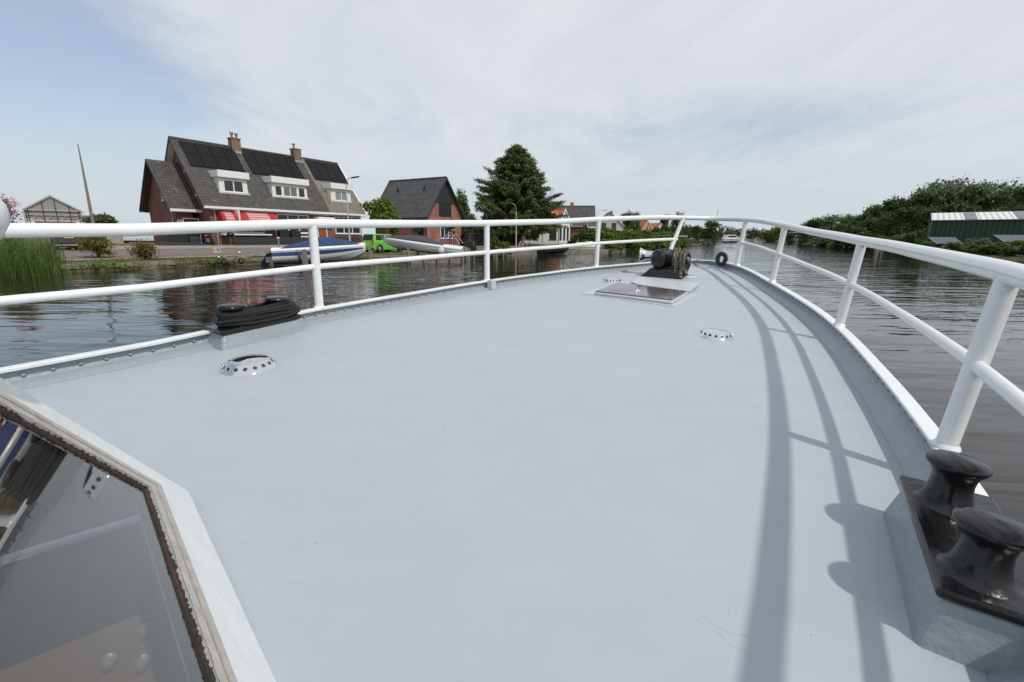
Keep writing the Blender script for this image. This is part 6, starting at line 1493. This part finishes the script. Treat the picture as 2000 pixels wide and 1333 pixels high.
# ================================================================ BOATS
def loft(secs, close=True):
    """secs: list of rings (same length)"""
    m_ = MB(); n = len(secs[0]); vs = [p for s in secs for p in s]; fs = [(i * n + k, i * n + k + 1, (i + 1) * n + k + 1, (i + 1) * n + k) for i in range(len(secs) - 1) for k in range(n - 1)]
    m_.add(vs, fs, True); return m_
def speedboat(r, L, B, H, hull, topm, cover, stripe=None, cover_h=.55, stripes=(), c0=.05, c1=.78, engine='out', draft=.0, peak=.6):
    def hb(t): return B / 2 * (1 - max(0, (t - .38) / .62) ** 1.75) * (.93 + .07 * min(1, t / .3))
    def sheer(t): return H * (.86 + .14 * t)
    def keel(t): return H * (.02 + .62 * max(0, (t - .72) / .28) ** 2)
    def chine(t): return H * (.28 + .45 * max(0, (t - .45) / .55) ** 1.6)
    secs = []; N_ = 26
    for i in range(N_ + 1):
        t = i / N_; x = L * t; b = hb(t) if i < N_ else .012; bc = b * (.98 - .24 * t); zk, zc_, zs_ = keel(t), chine(t), sheer(t)
        if i == N_: zc_ = max(zc_, zk)
        half = [(x, 0, zk), (x, bc * .5, (zk + zc_) / 2 + .01), (x, bc, zc_), (x, bc + (b - bc) * .45, zc_ + (zs_ - zc_) * .45), (x, b * .985, zs_ - .10), (x, b, zs_ - .06), (x, b, zs_)]
        secs.append([(p[0], -p[1], p[2]) for p in half[::-1]] + half[1:])
    h = loft(secs); h.add([Vector(p) for p in secs[0]], [tuple(range(len(secs[0])))]); ho = h.build('hull', hull, r)
    # deck moulding
    dk_ = []
    for i in range(N_ + 1):
        t = i / N_; x = L * t; b = max(.01, hb(t)) if i < N_ else .01; z = sheer(t)
        dk_.append([(x, -b - .015, z - .05), (x, -b - .015, z + .02), (x, -b * .9, z + .12), (x, -b * .45, z + .16), (x, 0, z + .17), (x, b * .45, z + .16), (x, b * .9, z + .12), (x, b + .015, z + .02), (x, b + .015, z - .05)])
    d = loft(dk_); d.add(dk_[0], [tuple(range(9))]); d.build('deck', topm, r)
    # canvas cover stretched over the cockpit
    cv = []; M_ = 16
    for i in range(M_ + 1):
        t = c0 + (c1 - c0) * i / M_; x = L * t; b = hb(min(t, .97)) * .93; z = sheer(t) + .10; u = i / M_; hgt = cover_h * max(.02, (u / peak) ** .75 if u < peak else ((1 - u) / (1 - peak)) ** .9)
        cv.append([(x, -b - .01, z - .03), (x, -b, z + .04), (x, -b * .75, z + hgt * .55 + .03), (x, -b * .35, z + hgt * .9), (x, 0, z + hgt + .05), (x, b * .35, z + hgt * .9), (x, b * .75, z + hgt * .55 + .03), (x, b, z + .04), (x, b + .01, z - .03)])
    c_ = loft(cv); c_.add(cv[0], [tuple(range(9))]); c_.add(cv[-1], [tuple(range(9))[::-1]]); c_.build('cover', cover, r)
    def band(name, z0f, z1f, m, t0=0.0, t1=.97):
        for sy in (-1, 1):
            vs = []; K_ = 24
            for i in range(K_ + 1):
                t = t0 + (t1 - t0) * i / K_; x = L * t; b = hb(t); bc = b * (.98 - .24 * t); zc_, zs_ = chine(t), sheer(t) - .10
                for f_ in (z0f, z1f):
                    z = zc_ + (zs_ - zc_) * f_; 
                    bb = bc + (b - bc) * .45 * (f_ / .45) if f_ < .45 else bc + (b - bc) * .45 + (b * .985 - (bc + (b - bc) * .45)) * (f_ - .45) / .55
                    vs.append((x, sy * (bb + .008), z))
            MB().add(vs, [(2 * i, 2 * i + 1, 2 * i + 3, 2 * i + 2) for i in range(K_)], True).build(name, m, r)
    for a, b, m in stripes: band('hull_stripe', a, b, m)
    if engine == 'out':
        e = link(bpy.data.objects.new('outboard_engine', None)); e.parent = r; OFF[e] = Vector((0, 0, 0))
        MB().prism([(-.62, -.17, H + .05), (-.05, -.17, H + .05), (-.03, -.17, H + .42), (-.30, -.17, H + .62), (-.60, -.17, H + .5)], (0, .34, 0)).build('cowling', M['black_gloss'], e, bevel=.06, seg=3)
        MB().prism([(-.42, -.06, H + .06), (-.18, -.06, H + .06), (-.22, -.06, -.35), (-.48, -.06, -.55), (-.50, -.06, -.1)], (0, .12, 0)).build('leg', M['galv'] if draft else M['black'], e, bevel=.03)
        MB().lathe([(.001, -.3), (.06, -.2), (.07, .1), (.001, .3)], (-.35, 0, -.35), (1, 0, 0), 12).build('gearcase', M['black'], e)
    elif engine == 'stern':
        e = link(bpy.data.objects.new('stern_drive', None)); e.parent = r; OFF[e] = Vector((0, 0, 0))
        MB().prism([(.0, -.16, H * .75), (-.30, -.16, H * .70), (-.62, -.12, H * .28), (-.80, -.10, -.05), (-.45, -.10, -.12), (-.02, -.14, H * .3)], (0, .3, 0)).build('drive_leg', M['black_gloss'], e, bevel=.05)
        MB().lathe([(.02, -.05), (.17, -.03), (.17, .03), (.02, .05)], (-.80, .02, -.02), (1, 0, .35), 12).build('propeller', M['black'], e); MB().box(-.38, .05, -.30, -.20, H * .2, H * .5).build('trim_ram', M['galv'], e)
# blue speedboat, moored
navy = mat('navy_canvas', (.018, .042, .125), .75, var=.12, vscale=5, bump=.3, bscale=12); blueg = mat('blue_gelcoat', (.03, .075, .20), .25, coat=.5); charc = mat('charcoal_canvas', (.055, .055, .06), .8, var=.15, vscale=4, bump=.3, bscale=10)
a = at(534, 27.8, .35); b = at(716, 30.0, .35); ang = math.atan2(b.y - a.y, b.x - a.x); Lb = math.hypot(b.x - a.x, b.y - a.y)
bb = local(root('speedboat', 'blue and white speedboat under a navy blue canvas cover, bow pointing right', 'boat', (a.x, a.y, -.02), ang)); bb.rotation_euler.y = -R(1.5)
speedboat(bb, Lb, 2.0, 1.05, M['white_gel'], M['white_gel'], navy, cover_h=.50, stripes=((.55, .95, blueg), (-.0, .06, blueg)), c0=.10, c1=.93, engine='stern')
# grey covered boat on its lift
a = at(905, 34.5, .9); b = at(747, 35.0, 1.45); ang = math.atan2(b.y - a.y, b.x - a.x); Lb = math.hypot(b.x - a.x, b.y - a.y)
gb = local(root('motorboat', 'white motorboat under a charcoal cover, raised on a boat lift with bow pointing left', 'boat', (a.x, a.y, .24), ang)); gb.rotation_euler.y = -R(6.0)
speedboat(gb, Lb, 2.0, .74, M['white_gel'], M['white_gel'], charc, cover_h=.42, stripes=((.60, .64, charc), (.30, .33, charc), (.02, .05, charc)), c0=.22, c1=.99, engine='out', draft=1, peak=.42)
m_ = MB(); 
for sy in (-.7, .7): m_.tube([(1.9, sy, 1.0), (.95, sy * .9, 1.75)], .02, 6); m_.tube([(.25, sy, 1.0), (.95, sy * .9, 1.75)], .016, 6)
m_.tube([(.95, -.63, 1.75), (.95, .63, 1.75)], .02, 6); m_.build('wakeboard_arch', M['steel'], gb); MB().obox((1.0, 0, 1.72), (.10, 0, .03), (0, .62, 0), (-.03, 0, .14)).build('folded_bimini', M['black'], gb, bevel=.05)
fcap = gb.matrix_basis @ Vector((1.25, -1.15 if ang > 1 else 1.15, .55))
# boat lift cradle
lf = local(root('boat_lift', 'grey timber and steel boat lift carrying the charcoal covered boat', 'boat lift', (a.x, a.y, 0), ang))
for x in (1.2, Lb * .62): MB().box(x - .06, x + .06, -1.15, 1.15, .10, .20).build('cross_beam', M['galv'], lf)
for x in (1.2, Lb * .62):
    for sy in (-1.2, 1.2): MB().box(x - .08, x + .08, sy - .08, sy + .08, -1.2, .95 if sy > 0 else .62).build('pile', M['wood_grey'], lf)
MB().box(.6, Lb * .8, -1.05, -.93, .203, .34).build('bunk', M['wood_grey'], lf); MB().box(.6, Lb * .8, .93, 1.05, .203, .34).build('bunk', M['wood_grey'], lf)
# jetties
def jetty(px0, Y0, px1, Y1, z, w, label, piles=4, ph=.35, mt=None, group=None):
    a = at(px0, Y0, z); b = at(px1, Y1, z); ang = math.atan2(b.y - a.y, b.x - a.x); L = math.hypot(b.x - a.x, b.y - a.y)
    r = local(root('jetty', label, 'jetty', (a.x, a.y, 0), ang, group)); m_ = MB(); n = int(L / .16)
    for k in range(n): m_.box(k * L / n + .01, (k + 1) * L / n - .005, 0, w, z - .05, z)
    m_.build('deck_boards', mt or M['wood_grey'], r); MB().box(0, L, .02, .10, z - .22, z - .053).build('edge_beam', mt or M['wood_grey'], r)
    for k in range(piles):
        x = L * (k + .1) / max(1, piles - .8); MB().tube([(x, -.09, -1.2), (x, -.09, z + ph * (1 if k % 2 == 0 else .5))], .085, 9).build('pile', M['wood_grey'], r)
    return r
jetty(722, 31.0, 835, 32.6, .42, 1.3, 'grey plank jetty between the blue and the charcoal covered boats', 4)
jetty(800, 30.8, 905, 33.0, .22, .5, 'long low pale timber edge under the charcoal covered boat', 5, .1)
jetty(900, 38.0, 1000, 44, .30, 1.2, 'low dark landing stage under the waterside bushes', 6, .16, M['wood_dark'])
jetty(1098, 52, 1162, 56, .30, 1.0, 'plank landing stage below the moored white sloop', 5, .25)
jetty(1318, 95, 1352, 100, .45, 2.4, 'dark timber quay platform in front of the far gardens', 4, .3, M['wood_dark']); jetty(1352, 100, 1370, 104, .5, 2.2, 'reddish garden jetty right of the dark quay platform', 3, .3, M['wood_grey']); jetty(1378, 125, 1398, 128, .5, 2.2, 'dark jetty under the large rounded tree', 3, .4, M['wood_dark'])
# bank retaining boards
def board(x0, x1, i0, i1, mt, label, o, z0, z1):
    r = root('retaining_board', label, 'retaining wall', (LB[i0][0], LB[i0][1], 0)); P = off_line(LB, o); m_ = MB()
    for i in range(i0, i1): m_.bar((P[i][0], P[i][1], (z0 + z1) / 2), (P[i + 1][0], P[i + 1][1], (z0 + z1) / 2), .09, z1 - z0)
    m_.build('planks', mt, r)
iA = min(range(len(LB)), key=lambda i: math.dist(LB[i], (-21.5, 20.5))); iB = min(range(len(LB)), key=lambda i: math.dist(LB[i], (-18.3, 25.6))); iC = min(range(len(LB)), key=lambda i: math.dist(LB[i], (-8, 37))); iD = min(range(len(LB)), key=lambda i: math.dist(LB[i], (2, 47))); iE = min(range(len(LB)), key=lambda i: math.dist(LB[i], (15.8, 60.5)))
board(0, 0, iA - 3, iB, mat('grey_capping', (.20, .19, .175), .9, col2=(.30, .28, .25), vscale=3, bump=.4), 'grey timber capping board along the bank below the red-tipped shrubs', .12, .14, .36)
board(0, 0, iB, iC, M['wood_dark'], 'dark rotten revetment boards along the weedy bank', .05, -.3, .20); board(0, 0, iC, iD, M['wood_dark'], 'dark revetment boards behind the lifted boat', .0, -.4, .30); board(0, 0, iD - 1, iE, M['wood_grey'], 'grey plank revetment below the white cottage', -.02, -.4, .42)
# single piles
for i, (px, Y, tp, lab) in enumerate(((596, 26.6, 488, 'thick grey mooring pile at the side of the blue speedboat'), (723, 30.2, 483, 'grey mooring pile with a worn wheel left of the plank jetty'), (970, 36.5, 491, 'brown mooring pile below the waterside bushes'), (1042, 40, 488, 'slim grey mooring pile left of the black covered boat'), (1174, 58, 484, 'slim grey pile just right of the rail post, by the bushes'), (1712, 68, 470, 'broad grey timber pile at the right bank beside the black barge'), (1722, 67, 473, 'grey timber pile right of the broad one, by the black barge'))):
    p_ = at(px, Y, .3); zt_ = zfor(p_.x, p_.y, tp); r = local(root('mooring_pile', lab, 'pile', (p_.x, p_.y, 0))); w = .12 if i in (0,) else .085
    if i == 5: w = .22
    MB().box(-w, w, -w, w, -1.2, zt_).build('shaft', M['wood_grey'], r, bevel=.02)
# white fender / propeller cover at the lifted boat's stern
p_ = at(862, 32.9, .8); o_ = tag(MB().lathe([(.001, -.10), (.16, -.09), (.24, -.02), (.24, .03), (.15, .09), (.001, .10)], p_, (.35, -.9, .1), 18).build('lift_wheel', mat('milky_plastic', (.55, .56, .58), .35, var=.2, vscale=6), None, loc=p_), 'milky white hand-wheel of the boat lift at the covered boat\'s stern', 'wheel')
# sunken boat trailer at the bank
p_ = at(432, 26.8, .2); tr = local(root('boat_trailer', 'rusty galvanised boat trailer half sunk at the bank, left of the blue speedboat', 'trailer', (p_.x, p_.y, .20), math.atan2(at(535, 27.4, .4).y - p_.y, at(535, 27.4, .4).x - p_.x))); tr.rotation_euler.y = -R(4)
Lt = 3.3; rust = mat('rusty_trailer_steel', (.40, .38, .35), .7, metal=.2, col2=(.26, .15, .10), vscale=3)
m_ = MB(); m_.bar((0, -.35, .12), (Lt, -.10, .50), .10, .12); m_.bar((0, .35, .10), (Lt, .10, .48), .10, .12); m_.bar((.15, -.5, .10), (.15, .5, .10), .06, .06); m_.bar((1.5, -.45, .16), (1.5, .45, .16), .06, .06); m_.bar((Lt, -.14, .27), (Lt, .14, .27), .07, .07); m_.build('frame', rust, tr)
for k, (x, y) in enumerate(((.35, -.55), (1.25, -.58))):
    pts = [(x + .30 * math.cos(R(q)), y, .05 + .30 * math.sin(R(q))) for q in range(15, 170, 14)]; m_ = MB(); n = len(pts); vs = [(a_, y - .10, c_) for a_, _, c_ in pts] + [(a_, y + .10, c_) for a_, _, c_ in pts]; m_.add(vs, [(i, i + 1, n + i + 1, n + i) for i in range(n - 1)], True); m_.build('mudguard', M['galv'], tr)
    w = MB(); w.lathe([(.08, -.05), (.16, -.05), (.175, 0), (.16, .05), (.08, .05)], (x, y, .03), (0, 1, 0), 18); w.build('wheel', M['rubber'], tr)
for x, y, z in ((.05, -.3, .30), (1.1, -.1, .50)): 
    MB().lathe([(.001, -.06), (.045, -.06), (.065, 0), (.045, .06), (.001, .06)], (x, y, z), (0, 1, .3), 14).build('keel_roller', WH, tr); MB().bar((x, y, z - .25), (x, y, z), .03).build('roller_bracket', M['galv'], tr)
MB().bar((Lt - .1, 0, .25), (Lt + .0, 0, 1.15), .07).build('winch_post', M['galv'], tr); MB().lathe([(.001, -.08), (.10, -.08), (.10, .08), (.001, .08)], (Lt - .02, 0, 1.15), (0, 1, 0), 14).build('winch', M['galv'], tr)
# black covered boat and white sloop
a = at(1056, 47, .4); b = at(1104, 50, .4); ang = math.atan2(b.y - a.y, b.x - a.x); s3 = local(root('covered_boat', 'low black covered boat on a frame below the white cottage', 'boat', (a.x, a.y, .12), ang)); speedboat(s3, math.hypot(b.x - a.x, b.y - a.y) + .6, 1.7, .55, M['black'], M['black'], M['black'], cover_h=.28, c0=.02, c1=.97, engine=None)
a = at(1170, 57, .5); b = at(1100, 53, .5); ang = math.atan2(b.y - a.y, b.x - a.x); s4 = local(root('white_sloop', 'open white sloop with grey rubbing strip moored below the white cottage', 'boat', (a.x, a.y, .10), ang)); speedboat(s4, math.hypot(b.x - a.x, b.y - a.y), 1.9, .75, M['white_gel'], M['white_gel'], M['white_gel'], cover_h=.12, stripes=((.7, .8, M['rubber']),), c0=.3, c1=.7, engine=None)
MB().obox((1.9, 0, 1.05), (.3, 0, 0), (0, .35, 0), (0, 0, .16)).build('console', M['white_gel'], s4, bevel=.05)
MB().obox((3.2, 0, 1.0), (.5, 0, 0), (0, .5, 0), (0, 0, .10)).build('seat_cushion', M['white_gel'], s4, bevel=.05)
# black barge by the piles on the right bank
p_ = at(1728, 72, .5); o_ = local(root('black_barge', 'low black work barge moored under the trees on the right bank', 'boat', (p_.x, p_.y, -.1), R(-35)))
MB().prism([(0, -1.2, .0), (.6, -1.2, -.3), (6.4, -1.2, -.3), (7, -1.2, .0), (7, -1.2, 1.0), (0, -1.2, 1.0)], (0, 2.4, 0)).build('hull', M['black'], o_, bevel=.03); MB().box(1.5, 4.0, -.8, .8, 1.003, 1.7).build('deckhouse', M['anthracite'], o_, bevel=.03); MB().box(-.05, 7.05, -1.25, 1.25, .86, .98).build('rubbing_strake', M['wood_dark'], o_)
# marina: white cruisers far away
def cruiser(px, Y, L, ang, label, top=True):
    p_ = at(px, Y, .8); r = local(root('motor_cruiser', label, 'boat', (p_.x, p_.y, -.1), R(ang), 'motor cruisers at the far marina')); speedboat(r, L, L * .32, L * .17, M['white_gel'], M['white_gel'], M['white_gel'], cover_h=.1, stripes=((.7, .85, blueg),), c0=.05, c1=.3, engine=None)
    hz_ = L * .17; MB().prism([(L * .15, -L * .12, hz_), (L * .72, -L * .12, hz_), (L * .60, -L * .12, hz_ * 1.75), (L * .2, -L * .12, hz_ * 1.8)], (0, L * .24, 0)).build('cabin', M['white_gel'], r, bevel=.08)
    MB().prism([(L * .2, -L * .125, hz_ * 1.2), (L * .64, -L * .125, hz_ * 1.2), (L * .58, -L * .125, hz_ * 1.6), (L * .22, -L * .125, hz_ * 1.62)], (0, L * .25, 0)).build('cabin_windows', M['dark_glass'], r)
    if top: MB().prism([(L * .22, -L * .1, hz_ * 1.83), (L * .52, -L * .1, hz_ * 1.83), (L * .46, -L * .1, hz_ * 2.5), (L * .24, -L * .1, hz_ * 2.5)], (0, L * .2, 0)).build('flybridge', M['anthracite'], r, bevel=.06); MB().tube([(L * .3, 0, hz_ * 2.5), (L * .3, 0, hz_ * 3.1)], .05, 6).build('mast', M['galv'], r)
cruiser(1409, 205, 11, 20, 'large white cruiser with flybridge at the far marina'); cruiser(1396, 215, 7, 15, 'small white cruiser just left of the large one', False); cruiser(1404, 235, 7, 25, 'small white cruiser behind the large one', False); cruiser(1425, 240, 7, 200, 'small white cruiser right of the large one', False); cruiser(1436, 300, 9, 30, 'farthest white cruiser by the yellow-green tree', False); cruiser(1386, 180, 6, 40, 'little white boat under the large rounded tree', False)
jetty(1392, 178, 1428, 205, .5, 2.0, 'far marina landing stage with dark piles', 9, .8, M['wood_dark'])
for i, (px, Y, h) in enumerate(((1350, 110, 2.1), (1400, 190, 5.0), (1344, 105, 1.7), (1356, 112, 1.9), (1374, 150, 2.4))):
    p_ = at(px, Y, .5); r = local(root('mooring_pole', ['grey mooring pole on the garden quay, second from left', 'tall thin mast pole rising by the marina', 'grey mooring pole on the garden quay, leftmost', 'grey mooring pole on the garden quay, rightmost', 'dark mooring pole beside the orange-green bush'][i], 'pole', (p_.x, p_.y, .3))); MB().tube([(0, 0, -1.2), (0, 0, h * .7)], .10, 8).build('shaft', M['wood_grey'], r)
# blue parasol in the far garden
p_ = at(1351, 150, 3); r = local(root('parasol', 'bright blue parasol among the far garden trees', 'parasol', (p_.x, p_.y, gz(p_.x, p_.y)))); MB().lathe([(1.3, 2.9), (.6, 3.25), (.02, 3.45)], (0, 0, 0), (0, 0, 1), 8, False).build('canopy', mat('blue_canvas', (.05, .30, .62), .7), r); MB().tube([(0, 0, 0), (0, 0, 3.4)], .04, 6).build('pole', M['galv'], r)
# garden shed frame near the slanting post and a white arch
p_ = at(1316, 108, 1); r = local(root('garden_shelter', 'small open garden shelter with a white beam by the far quay', 'shelter', (p_.x, p_.y, gz(p_.x, p_.y)), R(-10))); MB().box(-.1, 3.0, -.1, 2.2, 2.1, 2.3).build('roof', M['anthracite'], r); MB().box(.0, 2.9, -.18, -.105, 1.75, 1.95).build('beam', WH, r)
for x in (.05, 2.8):
    for y in (0, 2.0): MB().box(x, x + .12, y, y + .12, 0, 2.097).build('post', M['wood_grey'], r)
p_ = at(1262, 72, 1.5); r = local(root('white_arch', 'white curved plastic slide end poking out of the green bushes', 'slide', (p_.x, p_.y, gz(p_.x, p_.y)))); MB().tube([(-.5, 0, 1.75), (-.1, -.1, 1.65), (.2, -.15, 1.25), (.25, -.15, .6), (.2, -.1, -.1)], .13, 8).build('chute', M['white_gel'], r)
r.name = 'garden_slide'
# bicycle by the lamp post and a clay pot
p_ = at(1013, 53, 1); r = local(root('bicycle', 'white-framed bicycle leaning by the slim lamp post', 'bicycle', (p_.x, p_.y, gz(p_.x, p_.y)), R(20)))
for x in (0, 1.05):
    w = MB(); w.tube([(x + .33 * math.cos(t), 0, .34 + .33 * math.sin(t)) for t in [6.283 * q / 20 for q in range(20)]], .02, 6, closed=True); w.build('wheel', M['rubber'], r)
MB().tube([(0, 0, .34), (.4, 0, .34), (.85, 0, .85), (.35, 0, .80), (0, 0, .34)], .022, 6).tube([(1.05, 0, .34), (.85, 0, .85), (.82, 0, 1.05)], .022, 6).build('frame', WH, r); MB().box(.22, .45, -.07, .07, .86, .92).build('saddle', M['black'], r); MB().tube([(.8, -.25, 1.06), (.84, 0, 1.06), (.8, .25, 1.06)], .015, 6).build('handlebar', M['black'], r)
p_ = at(1021, 58, 1); r = local(root('clay_chimney', 'tall terracotta pot tube leaning beside the bicycle', 'pot', (p_.x, p_.y, gz(p_.x, p_.y)))); MB().lathe([(.14, 0), (.17, .6), (.25, 1.3), (.21, 1.3), (.15, .6), (.001, .5)], (0, 0, 0), (.08, 0, 1), 16).build('pot', mat('terracotta', (.45, .20, .12), .85, var=.1), r)

# mooring lines of the near boats and small fenders
lm = mat('pale_mooring_line', (.35, .34, .31), .8)
def rope_line(a, b, sag, label):
    a = Vector(a); b = Vector(b); P = [a.lerp(b, t) + Vector((0, 0, -sag * 4 * t * (1 - t))) for t in [k / 10 for k in range(11)]]
    tag(MB().tube(P, .018, 6).build('mooring_line', lm, None, loc=a), label, 'rope')
pA = at(596, 26.6, 1.0); rope_line((pA.x, pA.y, 1.0), at(575, 27.6, .98), .08, 'pale mooring line from the thick pile to the blue speedboat')
pB = at(723, 30.2, 1.05); rope_line((pB.x, pB.y, 1.0), at(708, 29.6, 1.0), .06, 'pale mooring line from the worn pile to the bow of the blue speedboat')
fm = mat('navy_fender', (.03, .04, .12), .5)
for px, lab in ((585, 'dark blue fender hanging at the stern quarter of the blue speedboat'),):
    f_ = at(px, 27.0, .5); tag(MB().lathe([(.001, -.28), (.07, -.24), (.085, 0), (.07, .24), (.02, .30), (.001, .31)], f_, (0, 0, 1), 12).build('fender', fm, None, loc=f_), lab, 'fender')
